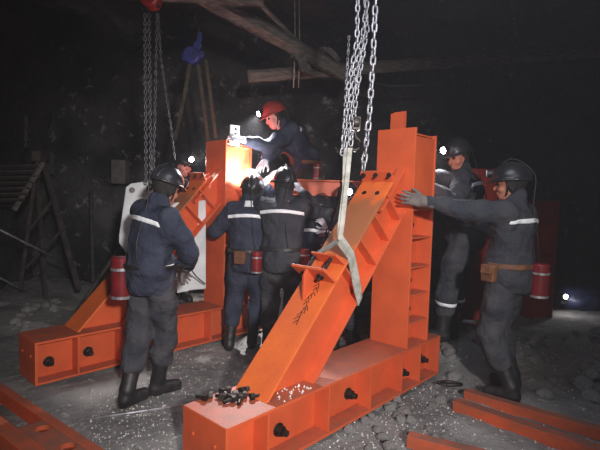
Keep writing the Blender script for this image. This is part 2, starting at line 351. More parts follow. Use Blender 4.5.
def person(label, pelvis, heading, lean, hands, feet, look, side=0, group=None, sc=1., jacket=NAVY, trousers=GREY, helmet=BLACKH, gloves=GLOVE,
           skin=SKIN, lamp=True, lit=None, canister=None, strip=True, elbow=None, knees=None, harness=False, curl=.5, palms=None, pouch=None, seed=1, bend=0., cs=1., patch=False, beltm=None, ankle=False):
    pel = Vector(pelvis); a = R(heading); fr = Vector((math.sin(a), math.cos(a), 0)); rt = Vector((math.cos(a), -math.sin(a), 0)); UP = Vector((0, 0, 1))
    def sp(l): return (UP*math.cos(R(l))+fr*math.sin(R(l))+rt*math.tan(R(side))).normalized()
    s1 = sp(lean-bend*.5); s2 = sp(lean+bend*.5)
    mid = pel+s1*.25*sc; neck = mid+s2*.27*sc
    cf = rt.cross(s2)*-1
    if cf.dot(fr+Vector((0, 0, -.5))) < 0: cf = -cf
    cf = s2.cross(rt).normalized()      # chest front
    crr = cf.cross(s2).normalized()
    sh = [neck-s2*.065*sc+crr*.17*sc*k for k in (-1, 1)]
    hp = [pel+rt*.095*sc*k-UP*.02 for k in (-1, 1)]
    lk = Vector(look).normalized()
    hup = (s2*.55+UP*.45); hup = (hup-lk*hup.dot(lk)).normalized(); hrt = lk.cross(hup)
    headc = neck+(s2*.6+UP*.4).normalized()*.135*sc+cf*.03+lk*.02
    HM = np.array([tuple(hrt), tuple(lk), tuple(hup)]).T
    el = []; wr = []
    for i, k in enumerate((-1, 1)):
        hint = (elbow[i] if elbow and elbow[i] is not None else (-UP*.8+crr*k*.6-cf*.3))
        e, w = ik(sh[i], hands[i], .285*sc, .255*sc, hint); el.append(e); wr.append(w)
    kn = []; an = []
    for i, k in enumerate((-1, 1)):
        f = Vector(feet[i]); t = f+UP*.085*sc
        hint = (knees[i] if knees and knees[i] is not None else fr+rt*k*.15)
        q, w = ik(hp[i], t, .43*sc, .42*sc, hint); kn.append(q); an.append(w)
    base = Vector(((an[0].x+an[1].x)/2, (an[0].y+an[1].y)/2, min(an[0].z, an[1].z)-.085*sc))
    root = empty('person', base)
    tag(root, label, 'person', group)
    B = A_(base)
    def put(name, V, Fc, m, parent=root, smooth=True):
        off = B
        return link(name, npmesh(name, V-off, Fc), m, parent, smooth)
    TM = np.array([tuple(crr), tuple(cf), tuple(s2)]).T
    PMx = np.array([tuple(rt), tuple(fr), (0, 0, 1)]).T
    # ---- body: one continuous mesh
    def bodyf(p):
        g = tube_sdf(p, [pel, mid, neck-s2*.08], [.10*sc, .10*sc, .10*sc], .05)
        g = smin(g, cone(p, neck-s2*.06, headc-hup*.05, .062*sc, .055*sc), .04)
        for i in range(2):
            g = smin(g, tube_sdf(p, [neck-s2*.07, sh[i], el[i], wr[i]], [.06, .048*sc, .036*sc, .024*sc], .02), .03)
            g = smin(g, tube_sdf(p, [hp[i], kn[i], an[i]], [.075*sc, .05*sc, .034*sc], .02), .03)
        return smin(g, head_sdf(p, headc, HM, sc), .015)
    lo, hi = bounds([pel, neck, headc]+sh+el+wr+hp+kn+an, .14)
    # fine resolution only where skin shows: the head; merge by evaluating the whole body on one 11 mm grid
    V, Fc = nets(bodyf, lo, hi, .0105)
    body = put('body', V, Fc, skin)
    def hairf(p):
        q = ((p-A_(headc))@HM)/sc
        g = head_sdf(p, headc, HM, sc)-.007
        return np.maximum(g, np.maximum(q[..., 1]-.018-.45*(q[..., 2]), -.062-q[..., 2]+.25*q[..., 1]))
    V, Fc = nets(hairf, A_(headc)-.17, A_(headc)+.17, .009); put('hair', V, Fc, HAIR)
    for k in (-1, 1):
        ec = headc+hrt*k*.031*sc+lk*.086*sc+hup*.008*sc
        V, Fc = nets(lambda p: ell(p, ec, (.012*sc,)*3), A_(ec)-.022, A_(ec)+.022, .004)
        put('eye', V, Fc, EYE)
    # ---- jacket
    hem = -.135*sc
    def jack0(p):
        q = (p-A_(mid))@TM
        z = q[..., 2]/sc
        aa = np.interp(z, [-.3, -.1, .12, .20, .27], [.178, .176, .196, .178, .10])*sc
        bb = np.interp(z, [-.3, -.1, .12, .20, .27], [.140, .138, .150, .126, .08])*sc
        g = (np.sqrt((q[..., 0]/aa)**2+((q[..., 1]+.004)/bb)**2)-1)*np.minimum(aa, bb)
        g = smax(g, q[..., 2]-.25*sc, .05); g = smax(g, -q[..., 2]-.20*sc, .03)
        qp = (p-A_(pel))@PMx
        g2 = ell(qp, (0, -.015, .0), (.196*sc, .162*sc, .24*sc)); g2 = smax(g2, -(qp[..., 2]-hem), .012)
        g = smin(g, g2, .06)
        g = smin(g, cone(p, neck-s2*.05, neck+s2*.055*sc+cf*.005, .090*sc, .070*sc), .03)   # collar
        for i in range(2):
            arm = tube_sdf(p, [sh[i]-crr*(-1, 1)[i]*.03, sh[i], sh[i].lerp(el[i], .5), el[i], el[i].lerp(wr[i], .5), wr[i]-(wr[i]-el[i]).normalized()*.015],
                           [.074*sc, .080*sc, .076*sc, .069*sc, .062*sc, .048*sc], .03)
            g = smin(g, arm, .075)
        return g
    jack = lambda p: jack0(p)+wrinkle(p, .0058, .62, seed)+wrinkle(p, .0025, 1.3, seed+9)
    lo, hi = bounds([pel-UP*.16, neck, neck+s2*.05]+sh+el+wr, .19)
    V, Fc = nets(jack, lo, hi, .0125)
    jo = put('jacket', V, Fc, jacket)
    if strip:
        tz = .165*sc
        blo, bhi = bounds([mid+s2*tz+crr*.22, mid+s2*tz-crr*.22, mid+s2*tz+cf*.16, mid+s2*tz-cf*.16], .05)
        def stf(p):
            q = (p-A_(mid))@TM
            g = smax(jack(p)-.006, np.abs(q[..., 2]-tz+.25*np.abs(q[..., 0])**1.6)-.017, .002)
            g = np.maximum(g, np.abs(q[..., 0])-.205*sc)
            return np.maximum(g, q[..., 1]+.015)
        V, Fc = nets(stf, blo, bhi, .0075)
        if len(V): tag(put('reflective_strip', V, Fc, REFL), 'white reflective strip across the upper back')
    # belt
    def beltf(p):
        qp = (p-A_(pel))@PMx
        g = np.maximum(jack0(p)-.007, np.abs(qp[..., 2]-.075*sc)-.021)
        return np.maximum(g, ell(qp, (0, 0, .07), (.25, .22, .2)))
    blo, bhi = bounds([pel+UP*.075-rt*.23-fr*.2, pel+UP*.075+rt*.23+fr*.2, pel+UP*.075-rt*.23+fr*.2, pel+UP*.075+rt*.23-fr*.2], .05)
    V, Fc = nets(beltf, blo, bhi, .009)
    put('belt', V, Fc, beltm or (LEATHER if harness else RUBBER))
    # ---- trousers
    def trf(p):
        qp = (p-A_(pel))@PMx
        g = ell(qp, (0, -.01, -.02), (.172*sc, .145*sc, .15*sc))
        for i in range(2):
            lowa = an[i].lerp(kn[i], .48)
            g = smin(g, tube_sdf(p, [hp[i], hp[i].lerp(kn[i], .5), kn[i], kn[i].lerp(lowa, .5), lowa], [.106*sc, .101*sc, .085*sc, .084*sc, .080*sc], .03), .025)
        return g+wrinkle(p, .0065, .75, seed+3)
    lo, hi = bounds([pel]+hp+kn+an, .17)
    V, Fc = nets(trf, lo, hi, .0125); put('trousers', V, Fc, trousers)
    if ankle:
        for i in range(2):
            c = an[i].lerp(kn[i], .60); ax_ = (kn[i]-an[i]).normalized()
            V, Fc = nets(lambda p: np.maximum(trf(p)-.007, np.abs((p-A_(c))@A_(ax_))-.016), A_(c)-.13, A_(c)+.13, .0085)
            put('ankle_band', V, Fc, REFL)
    # ---- boots
    for i in range(2):
        top = an[i].lerp(kn[i], .66); fd = (kn[i]-hp[i]); fdir = (fr+rt*(-.18, .18)[i]).normalized()
        if isinstance(feet[i], tuple) and len(feet[i]) == 4: fdir = Vector((math.sin(R(feet[i][3])), math.cos(R(feet[i][3])), 0))
        heel = an[i]-UP*.035*sc-fdir*.03; toe = an[i]-UP*.045*sc+fdir*.155*sc
        def bf(p):
            g = tube_sdf(p, [top, an[i]+UP*.03, an[i]-UP*.02], [.066*sc, .054*sc, .05*sc], .02)
            g = smin(g, tube_sdf(p, [heel, an[i]-UP*.04+fdir*.06, toe], [.045*sc, .046*sc, .040*sc], .02), .03)
            g = smin(g, tube_sdf(p, [heel-UP*.03, toe-UP*.028], [.038*sc, .040*sc], .02), .01)
            return smax(g, (an[i].z-.085*sc)-p[..., 2], .006)
        lo, hi = bounds([top, heel, toe, an[i]-UP*.08], .09)
        V, Fc = nets(bf, lo, hi, .009); put('boot', V, Fc, RUBBER)
    # ---- gloves
    for i, k in enumerate((-1, 1)):
        fd = (wr[i]-el[i]).normalized()
        pn = palms[i] if palms and palms[i] is not None else (fr*.4-UP*.6-crr*k*.5)
        c = curl[i] if isinstance(curl, (tuple, list)) else curl
        V, Fc = glove_mesh(wr[i]+fd*.02, fd, pn, (1 if k == 1 else -1), c, sc*1.02)
        put('glove', V, Fc, gloves)
    # ---- helmet with lamp
    hc = headc+hup*.030*sc-lk*.004
    def hf(p):
        q = ((p-A_(hc))@HM)/sc
        o = ell(q, (0, -.004, .010), (.112, .136, .124)); inn = ell(q, (0, -.004, .004), (.099, .123, .111))
        g = np.maximum(np.maximum(o, -inn), -q[..., 2]+.004)
        rr = np.sqrt((q[..., 0]/.123)**2+((q[..., 1]-.008)/.155)**2)
        brim = np.maximum((rr-1)*.12, np.abs(q[..., 2]-.006+.35*np.maximum(q[..., 1]-.06, 0)**1.2*.5)-.006)
        ri = np.sqrt((q[..., 0]/.099)**2+((q[..., 1]+.004)/.123)**2); brim = np.maximum(brim, -(ri-1)*.1)
        g = smin(g, brim, .01)
        for x0, rr_ in ((0, .009), (.035, .006), (-.035, .006)):
            rib = np.maximum(np.abs(o)-.007, np.abs(q[..., 0]-x0)-rr_); rib = np.maximum(rib, -q[..., 2]+.03)
            g = smin(g, rib, .006)
        return g*sc
    V, Fc = nets(hf, A_(hc)-.19, A_(hc)+.19, .0078)
    he = put('helmet', V, Fc, helmet)
    if lamp:
        lp = hc+hup*.062*sc+lk*.134*sc
        m = MB(); m.cyl(lp-lk*.03-base, lp+lk*.028-base, .024, 20, .034); m.beam(lp-lk*.035-hup*.025-base, lp-lk*.035+hup*.03-base, .04, .02, lk)
        hl = m.build('headlamp', RUBBER, root, bevel=.003)
        m = MB(); m.cyl(lp+lk*.0285-base, lp+lk*.034-base, .029, 20); ln = m.build('lens', LENS if lit else LENSD, hl)
        pts = [lp-lk*.03, hc+hup*.150*sc+lk*.03, hc+hup*.142*sc-lk*.06, hc+hup*.03*sc-lk*.158*sc, neck-cf*.115*sc+crr*.03, mid-cf*.165*sc+crr*.06, pel-fr*.18*sc+rt*.09+UP*.1]
        m = MB(); m.tube([q-base for q in smooth_path(pts, 8)], .0045, 6); m.build('lamp_cable', RUBBER, root, smooth=True)
        if lit:
            ld = bpy.data.lights.new('headlamp_light', 'SPOT'); ld.energy = lit[0]; ld.spot_size = R(lit[1]); ld.spot_blend = 1; ld.shadow_soft_size = .03; ld.color = (1, .96, .97)
            lo_ = bpy.data.objects.new('headlamp_light', ld); COL.objects.link(lo_); p0 = lp+lk*.06; lo_.location = p0
            dr = (Vector(lit[2])-p0).normalized() if len(lit) > 2 else lk
            lo_.rotation_euler = dr.to_track_quat('-Z', 'Y').to_euler()
    if patch:  # white patch imitating the bright lamp flare on the collar
        c = neck-cf*.085*sc+s2*.01
        def pf_(p):
            q = (p-A_(c))@TM; return np.maximum(jack0(p)-.008, np.maximum(np.abs(q[..., 0])-.045, np.abs(q[..., 2])-.03))
        V, Fc = nets(pf_, A_(c)-.1, A_(c)+.1, .008)
        tag(put('collar_glare', V, Fc, REFL), 'white patch standing in for lamp glare on the collar')
    # chin strap
    pts = [hc+hrt*.098*sc+lk*.01, headc+hrt*.072*sc-hup*.05+lk*.02, headc-hup*.128*sc+lk*.045, headc-hrt*.072*sc-hup*.05+lk*.02, hc-hrt*.098*sc+lk*.01]
    m = MB(); m.ribbon([q-base for q in smooth_path(pts, 8)], .014, lk, .003); m.build('chin_strap', RUBBER, root)
    if canister is not None:
        ca = R(canister); cdir = (rt*math.cos(ca)+fr*math.sin(ca)); cc = pel+cdir*.215*sc-UP*.02; m = MB()
        m.cyl(cc-UP*.11*cs-base, cc+UP*.12*cs-base, .060*cs, 24); c_ = m.build('rescuer_canister', REDCAN, root, bevel=.012); tag(c_, 'red metal self rescuer canister hung on the belt')
        m = MB(); m.cyl(cc+UP*.045*cs-base, cc+UP*.06*cs-base, .064*cs, 24); m.build('band', STEEL, c_)
        m = MB(); m.cyl(cc-UP*.116*cs-base, cc-UP*.100*cs-base, .063*cs, 24); m.build('bottom_rim', STEEL, c_)
    if pouch is not None:
        ca = R(pouch); cdir = (rt*math.cos(ca)+fr*math.sin(ca)); tdir = UP.cross(cdir); cc = pel+cdir*.20*sc+UP*.03; m = MB()
        m.prism([cc-tdir*.05-UP*.07-base, cc+tdir*.05-UP*.07-base, cc+tdir*.06+UP*.05-base, cc-tdir*.06+UP*.05-base], cdir*.05); pc = m.build('pouch', LEATHER, root, bevel=.008); tag(pc, 'brown leather tool pouch on the belt')
        m = MB(); m.beam(cc+cdir*.05+UP*.055-base, cc+cdir*.062-UP*.01-base, .09, .012, cdir); m.build('flap', LEATHER, pc, bevel=.004)
    if harness:
        def hfn(p):
            q = (p-A_(mid))@TM; g = jack0(p)-.009
            c1 = np.abs(q[..., 0]+.35*q[..., 2]-.02)-.018; c2 = np.abs(q[..., 0]-.35*q[..., 2]+.02)-.018
            return np.maximum(np.maximum(g, np.minimum(c1, c2)), np.abs(q[..., 2]-.04)-.22)
        blo, bhi = bounds([mid-s2*.2-crr*.15, mid+s2*.27+crr*.15, mid-cf*.16, mid+cf*.16, mid-s2*.2+crr*.15, mid+s2*.27-crr*.15], .05)
        def hf2(p):
            q = (p-A_(mid))@TM; return np.maximum(hfn(p), np.abs(q[..., 0])-.12)
        V, Fc = nets(hf2, blo, bhi, .009)
        tag(put('harness', V, Fc, mat('red_webbing', srgb(150, 62, 50), srgb(120, 50, 42), scale=20, rough=.9)), 'red safety harness straps')
    return root

# ------------------------------------------------------------------ the steel support frame
BH = .333; BW = .377; BL = 2.31; CT0, CT1 = .012, .351; CS0, CS1 = 1.762, 2.103; CH = 2.03
ST0, ST1 = .072, .346; SA = .335; SC = .757; SB, ZB = 1.573, 1.622
def nut(m, c, ax, r=.030, ln=.05):
    c = Vector(c); ax = Vector(ax).normalized()
    m.cyl(c, c+ax*.008, r*1.25, 20); m.cyl(c+ax*.008, c+ax*(.008+ln*.6), r, 6); m.cyl(c+ax*.008, c+ax*(.02+ln), r*.6, 12)
def frame(name, label, loc, rz, OR=ORANGE, front=False, stiff=None, bolts=None, lug=False, strut=True):
    root = empty(name, loc, rz); tag(root, label, 'steel frame', None)
    m = MB(); t = .018
    m.box((0, 0, BH-t), (BL, BW, BH)); m.box((0, 0, 0), (BL, BW, t)); m.box((.001, BW*.32, t), (BL-.001, BW*.32+.016, BH-t)); m.box((.001, BW*.68, t), (BL-.001, BW*.68+.016, BH-t))
    base = m.build('base_beam', OR, root, bevel=.003)
    for x in (0, BL-.018):
        m = MB(); m.box((x-.002, .002, .002), (x+.02, BW-.002, BH-.003))
        ep = m.build('end_plate', OR, base, bevel=.002)
        if x == 0:
            for yy in (.09, .28):
                m = MB(); m.cyl((-.012, yy, .21), (.0, yy, .21), .011, 12); m.build('plug', OR, base)
    for s in stiff:
        for (a, b) in ((.006, BW*.32), (BW*.68+.016, BW-.006)):
            m = MB(); m.box((s-.007, a, t), (s+.007, b, BH-t)); m.build('stiffener', OR, base, bevel=.002)
    for s, z in bolts:
        m = MB(); nut(m, (s, BW*.32, z), (0, -1, 0), .033, .055); m.build('bolt', DSTEEL, base, bevel=.002)
    # column
    m = MB(); tc = .018
    m.box((CS0, CT0, BH), (CS0+tc, CT1, CH)); m.box((CS1-tc, CT0, BH), (CS1, CT1, CH-.03))
    m.box((CS0+tc, CT0+.13, BH), (CS1-tc, CT0+.146, CH-.02)); m.box((CS0+tc, CT1-.06, BH), (CS1-tc, CT1-.044, CH-.02))
    m.box((CS0+tc, CT0+.01, 1.42), (CS1-tc, CT0+.026, CH-.06))
    col = m.build('column', OR, root, bevel=.003)
    for z in (.52, .74, .96, 1.19, 1.41):
        m = MB(); m.box((CS0+tc, CT0+.004, z-.007), (CS1-tc, CT0+.13, z+.007)); sp_ = m.build('shelf_plate', OR, col, bevel=.002)
    for z in (1.24, .80, .57):
        m = MB(); nut(m, (CS0+.13, CT0+.13, z+.05), (0, -1, 0), .028, .05); m.build('bolt', DSTEEL, col, bevel=.002)
    m = MB(); m.box((CS0+tc, CT0+.03, CH-.05), (CS1-tc, CT1-.06, CH-.036)); m.build('top_plate', OR, col)
    if not strut: return root, base, col, None
    # inclined strut, in the plane s-z
    d = Vector((SB-SA, 0, ZB-BH)).normalized(); nrm = Vector((-d.z, 0, d.x))     # outward normal of the upper flange (towards -s,+z)
    def pt(l, off, tt): return Vector((SA, 0, BH))+d*l+nrm*off+Vector((0, tt, 0))
    LU = Vector((SB-SA, 0, ZB-BH)).length; dep = (SC-SA)*d.z
    tl = .016
    m = MB()
    # upper flange (lower end cut level on the beam)
    m.prism([pt(0, 0, ST0), pt(LU, 0, ST0), pt(LU, -tl, ST0), pt(0, 0, ST0)+Vector((tl/d.z, 0, 0))], (0, ST1-ST0, 0))
    upf = m; m = MB()
    zc = BH+(CS0-SC)*d.z/d.x
    m.prism([Vector((SC, ST0, BH)), Vector((CS0, ST0, zc)), Vector((CS0, ST0, zc+tl/d.x)), Vector((SC-tl/d.z, ST0, BH))], (0, ST1-ST0, 0))
    wm = ST0+.075
    webp = [Vector((SA+.02, wm, BH)), pt(LU-.005, -tl, wm), Vector((CS0, wm, 1.70)), Vector((CS0, wm, zc)), Vector((SC-.01, wm, BH))]
    m.prism(webp, (0, .014, 0)); m.prism([q+Vector((0, .13, 0)) for q in webp], (0, .014, 0))
    st = m.build('strut', OR, root, bevel=.0025)
    upf.build('upper_flange', STRUT_UP, st, bevel=.0025)
    # edge plates framing the head of the strut against the column
    m = MB(); e0 = Vector((1.50, ST0+.03, 1.42)); 
    m.prism([Vector((1.46, ST0+.01, 1.39)), Vector((CS0, ST0+.01, 1.715)), Vector((CS0, ST0+.01, 1.735)), Vector((1.45, ST0+.01, 1.405))], (0, .07, 0))
    m.build('gusset_edge', OR, st, bevel=.002)
    for l in (.98, 1.22, 1.45, 1.66):
        lo_end = -dep+tl
        if SA+d.x*l+nrm.x*lo_end > CS0: lo_end = -(dep-tl)*.75
        m = MB(); m.prism([pt(l, -tl, ST0+.004), pt(l+.012, -tl, ST0+.004), pt(l+.012, lo_end, ST0+.004), pt(l, lo_end, ST0+.004)], (0, .071, 0)); m.build('stiffener', OR, st, bevel=.002)
    # cap plate across the head with bolts
    m = MB(); m.prism([pt(LU-.014, 0, ST0), pt(LU, 0, ST0), pt(LU+.03, .075, ST0), pt(LU+.016, .075, ST0)], (0, ST1-ST0, 0)); cp = m.build('cap_plate', OR, st, bevel=.002)
    for tt in (ST0+.02, (ST0+ST1)/2, ST1-.03):
        m = MB(); nut(m, pt(LU+.012, .05, tt), -d, .015, .02); m.build('bolt', DSTEEL, st)
    for tt in (ST0+.08, ST1-.08):
        m = MB(); m.cyl(pt(LU-.13, -.002, tt), pt(LU-.13, .002, tt), .019, 16); m.build('hole', DSTEEL, st)
    if lug:
        l0 = .84
        m = MB(); q = lambda l, off, tt: pt(l, off, tt)
        th = .022
        m.prism([q(l0, 0, ST0-.01), q(l0+th, 0, ST0-.01), q(l0+th, .125, ST0+.02), q(l0, .125, ST0+.02)], (0, .29, 0))
        lg = m.build('lug_plate', OR, st, bevel=.006)
        for tt in (ST0+.16,):
            m = MB(); m.prism([q(l0, 0, tt), q(l0, .12, tt), q(l0-.05, .11, tt), q(l0-.17, 0, tt)], (0, .022, 0)); m.build('rib', OR, lg, bevel=.005)
        m = MB(); m.prism([q(l0+.15, 0, ST0), q(l0+.165, 0, ST0), q(l0+.165, .09, ST0+.03), q(l0+.15, .09, ST0+.03)], (0, .22, 0)); m.build('rear_plate', OR, lg, bevel=.005)
        for tt in (ST0+.09, ST0+.23):
            m = MB(); m.cyl(q(l0-.02, .055, tt), q(l0+.18, .055, tt), .013, 14); nut(m, q(l0, .055, tt), -d, .022, .015); m.build('bolt', DSTEEL, lg)
        # scrawled chalk marks on the upper flange
        m = MB(); rr = random.Random(3); l = .50
        for k in range(11):
            tt = ST0+.11+.012*math.sin(k*1.3)
            a1 = q(l, .0012, tt-.018*rr.random()); b1 = q(l+.022+.02*rr.random(), .0012, tt+.028*(rr.random()-.2)); c1 = q(l+.004, .0012, tt+.03)
            m.ribbon([a1, b1], .005, (0, 1, 0) if abs((b1-a1).normalized().y) < .9 else (1, 0, 0), .0016); m.ribbon([b1, c1], .004, d, .0016)
            l += .028
        m.build('scrawled_marks', BLACKINK, st)
    return root, base, col, st

AX = Vector((-.3335, 2.2508, 0)); AY = .8282
BX = Vector((-1.9587, 3.4543, 0)); BY = .8183
def inA(s, t, z): return AX+Vector((math.cos(AY)*s-math.sin(AY)*t, math.sin(AY)*s+math.cos(AY)*t, z))
def inB(s, t, z): return BX+Vector((math.cos(BY)*s-math.sin(BY)*t, math.sin(BY)*s+math.cos(BY)*t, z))
def px_of(p):
    d = Vector(p)-Vector((0, 0, H)); z = d.dot(fw); return 300+F*d.dot(cr)/z, 225-F*d.dot(cu)/z
def s_at(fn, px, z=BH):
    lo, hi = 0, BL
    for _ in range(40):
        mdl = (lo+hi)/2
        if px_of(fn(mdl, 0, z))[0] < px: lo = mdl
        else: hi = mdl
    return (lo+hi)/2
stA = [s_at(inA, x) for x in (270, 331, 373, 404, 422)]
frame('steel_support_frame', 'large orange steel support frame in front with a webbing sling around its inclined strut', AX, AY, ORANGE, stiff=stA,
      bolts=[(s_at(inA, 294), .115), (s_at(inA, 363), .13), (s_at(inA, 415), .10), (s_at(inA, 434), .13)], lug=True)
stB = [s_at(inB, x) for x in (79, 122, 166, 212)]
fB = frame('steel_support_frame', 'orange steel support frame at left behind the worker with the red waist canister', BX, BY, ORANGE, stiff=stB,
      bolts=[(s_at(inB, 54), .13), (s_at(inB, 94), .14)])

# stub plate on top of the front column, lug plates on the left column
m = MB(); m.box((CS0+.16, CT0+.19, CH-.05), (CS0+.178, CT0+.30, CH+.16)); m.box((CS0+.10, CT0+.175, CH-.05), (CS0+.118, CT0+.29, CH+.14))
o = m.build('upright_lug', ORANGE, [c for c in bpy.data.objects if c.name == 'steel_support_frame'][0], bevel=.002)
m = MB(); m.box((CS0+.07, CT0+.022, CH-.05), (CS0+.19, CT0+.038, CH+.16))
o = m.build('upright_lug', WHITE, fB[0], bevel=.002); tag(o, 'bare pale lug plate with two holes')
for z in (CH+.12, CH+.07):
    m = MB(); m.cyl((CS0+.135, CT0+.018, z), (CS0+.135, CT0+.0218, z), .013, 14); m.build('hole', DSTEEL, o)

def red_column(px0, px1, ytop, Y, label):
    a = P(px0, 250, Y); b = P(px1, 250, Y); top = P(px0, ytop, Y).z; w = b.x-a.x
    rt_ = empty('steel_column', (a.x, Y, 0), R(6)); tag(rt_, label, 'steel column')
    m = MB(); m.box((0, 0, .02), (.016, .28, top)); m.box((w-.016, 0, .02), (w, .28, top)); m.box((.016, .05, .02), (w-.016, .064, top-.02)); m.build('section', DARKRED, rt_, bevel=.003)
    m = MB(); m.box((-.06, -.06, -.03), (w+.06, .34, .02)); m.build('base_plate', DARKRED, rt_, bevel=.003)
    for z in (.45, .85, 1.25):
        if z < top-.1:
            m = MB(); m.box((.016, .002, z), (w-.016, .05, z+.014)); m.build('stiffener', DARKRED, rt_, bevel=.002)
    return rt_
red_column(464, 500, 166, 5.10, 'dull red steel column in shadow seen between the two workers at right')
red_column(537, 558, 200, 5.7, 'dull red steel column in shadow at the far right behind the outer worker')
# cross beam joining the rear columns
m = MB(); a = P(254, 186, 4.83); b = P(482, 196, 5.0); zz = a.z; b.z = zz
for dz in (-.075, .075): m.beam(a+Vector((0, 0, dz)), b+Vector((0, 0, dz)), .15, .014)
m.beam(a, b, .012, .14)
tag(m.build('cross_beam', ORANGE, bevel=.002), 'long horizontal orange cross beam behind the middle workers, below the worker in the red helmet', 'beam')

# ------------------------------------------------------------------ setting
def noise2(x, y, s, seed):
    return (np.sin(x*s*1.3+seed+1.7*np.sin(y*s*.7+seed))+np.sin(y*s*1.1-2*seed+1.3*np.sin(x*s*.9))+.5*np.sin((x+y)*s*2.3+seed*3)+.5*np.sin((x-y)*s*2.7-seed))/3
def sheet(name, fn, nu, nv, m):
    U, V = np.meshgrid(np.linspace(0, 1, nu), np.linspace(0, 1, nv), indexing='ij')
    pts = fn(U, V).reshape(-1, 3); i = np.arange(nu*nv).reshape(nu, nv)
    Fc = np.stack([i[:-1, :-1], i[1:, :-1], i[1:, 1:], i[:-1, 1:]], -1).reshape(-1, 4)
    o = link(name, npmesh(name, pts, Fc), m, smooth=True); o['kind'] = 'structure'; return o
def floorf(U, V):
    x = -5+U*11; y = -2.8+V*11.8
    z = -.035+.018*noise2(x, y, 3, 1)+.010*noise2(x, y, 11, 2)+.006*noise2(x, y, 29, 3)
    mound = .0
    z = z+.20*np.exp(-(((x-1.75)/.65)**2+((y-4.75)/.5)**2)**2)
    z = z+.10*np.clip((x-2.2), 0, 1.5)*np.clip(y-3, 0, 1)
    z = z+.05*np.clip(-(x+2.6), 0, 2)
    return np.stack([x, y, z], -1)
def fz(x, y): 
    q = floorf((np.array(x)+5)/11, (np.array(y)+2.8)/11.8); return float(q[..., 2])
sheet('floor', floorf, 330, 320, FLOORM)
def rock_d(a, b, s): return .16*noise2(a, b, 1.3, s)+.08*noise2(a, b, 3.7, s+1)+.035*noise2(a, b, 9, s+2)
sheet('wall_back', lambda U, V: np.stack([-5+U*11, 7.6+rock_d(U*11, V*4, 1)-.25*V, -.3+V*5.0], -1), 180, 90, ROCKL)
sheet('wall_left', lambda U, V: np.stack([-4.2+rock_d(U*11, V*4, 4)+.5*V*V, -2.8+U*11.3, -.3+V*5.0], -1), 150, 80, ROCKW)
sheet('wall_right', lambda U, V: np.stack([4.9+rock_d(U*11, V*4, 7)-.5*V*V, -2.8+U*11.3, -.3+V*5.0], -1), 150, 80, ROCKW)
sheet('ceiling', lambda U, V: np.stack([-5+U*11, -2.8+V*11.3, 4.05+1.6*rock_d(U*11, V*10, 9)+.0*U], -1), 180, 160, ROCKC)
sheet('wall_front', lambda U, V: np.stack([-5+U*11, -2.6+rock_d(U*11, V*4, 5), -.3+V*5.0], -1), 60, 40, ROCKW)

def tube_thing(name, pts, r, m, label, cat, group=None, n=8, sm=True):
    a = MB(); a.tube(pts, r, n); return tag(a.build(name, m, smooth=sm), label, cat, group)

# roof timbers
def timber(name, a, b, w, h, label, m=WOOD, cat='timber', group=None):
    a = Vector(a); b = Vector(b); L = (b-a).length
    d = (b-a).normalized(); mb = MB(); n = max(2, int(L/.12)); rr = random.Random(hash(label) % 1000)
    sx = d.cross(Vector((0, 0, 1))).normalized(); uz = sx.cross(d); vs = []; fs = []
    for i in range(n+1):
        c = a+d*(L*i/n); ww = w*(1+.05*math.sin(i*1.9)); hh = h*(1+.06*math.sin(i*2.3+1))
        k = 8
        for j in range(k):
            an = 2*math.pi*(j+.5)/k; ca, sa = math.cos(an), math.sin(an); q = max(abs(ca), abs(sa)); q = .35+.65*q
            vs.append(c+sx*ca/q*ww/2*1.02+uz*sa/q*hh/2*1.02)
    for i in range(n):
        for j in range(8): fs.append((i*8+j, i*8+(j+1) % 8, (i+1)*8+(j+1) % 8, (i+1)*8+j))
    fs += [tuple(range(8))[::-1], tuple(n*8+j for j in range(8))]
    mb.add(vs, fs); return tag(mb.build(name, m), label, cat, group)
timber('roof_timber', P(150, -32, 4.6), P(352, 78, 6.0), .15, .17, 'thick weathered roof timber slanting down from the top left towards the long crossbar')
timber('roof_timber', P(248, 77, 5.9), P(625, 49, 6.3), .12, .15, 'long pale horizontal timber crossing behind the hanging chains')
timber('roof_pole', P(250, -6, 4.9), P(318, 62, 6.0), .05, .05, 'thin pole beside the thick slanting roof timber', cat='pole')
timber('roof_timber', P(120, -6, 4.2), P(262, 2, 4.6), .10, .08, 'flat dark timber along the top edge above the red hoist')
timber('roof_pole', P(512, -8, 6), P(516, 34, 6.4), .05, .05, 'short grey pole hanging from the roof at upper right', cat='pole')
m = MB(); m.tube(smooth_path([P(372, 82, 6.0), P(395, 86, 5.9), P(440, 82, 5.9), P(480, 68, 6.0)], 8), .018, 8)
tag(m.build('hose', RUBBER, smooth=True), 'grey hose sagging below the long horizontal timber', 'hose')
for i, x in enumerate((294.5, 299)):
    tube_thing('rope', smooth_path([P(x, -45, 5.6), P(x, -8, 5.6), P(x+.5, 40, 5.65), P(x-.5 if i else x-1, 88, 5.7)], 6), .007, WEB, 'thin pale rope hanging over the slanting timber, %s of the pair' % ('right' if i else 'left'), 'rope', 'rope pair over the slanting timber')
def rag(name, pts, w, label):
    m = MB(); pts = [Vector(p) for p in pts]; sp_ = smooth_path(pts, 6); m.ribbon(sp_, w, [Vector((1, .4*math.sin(i), .5*math.cos(i*.9))) for i in range(len(sp_))], .012); return tag(m.build(name, CLOTHR, smooth=False, bevel=.003), label, 'rag')
rag('rag', [P(293, 56, 5.6), P(301, 58, 5.5), P(304, 66, 5.5), P(309, 71, 5.55)], .11, 'grey rag tied on the slanting timber beside the ropes')
rag('rag', [P(319, 49, 5.7), P(330, 51, 5.65), P(339, 61, 5.7)], .07, 'pale cloth scrap hanging on the roof just left of the chains')

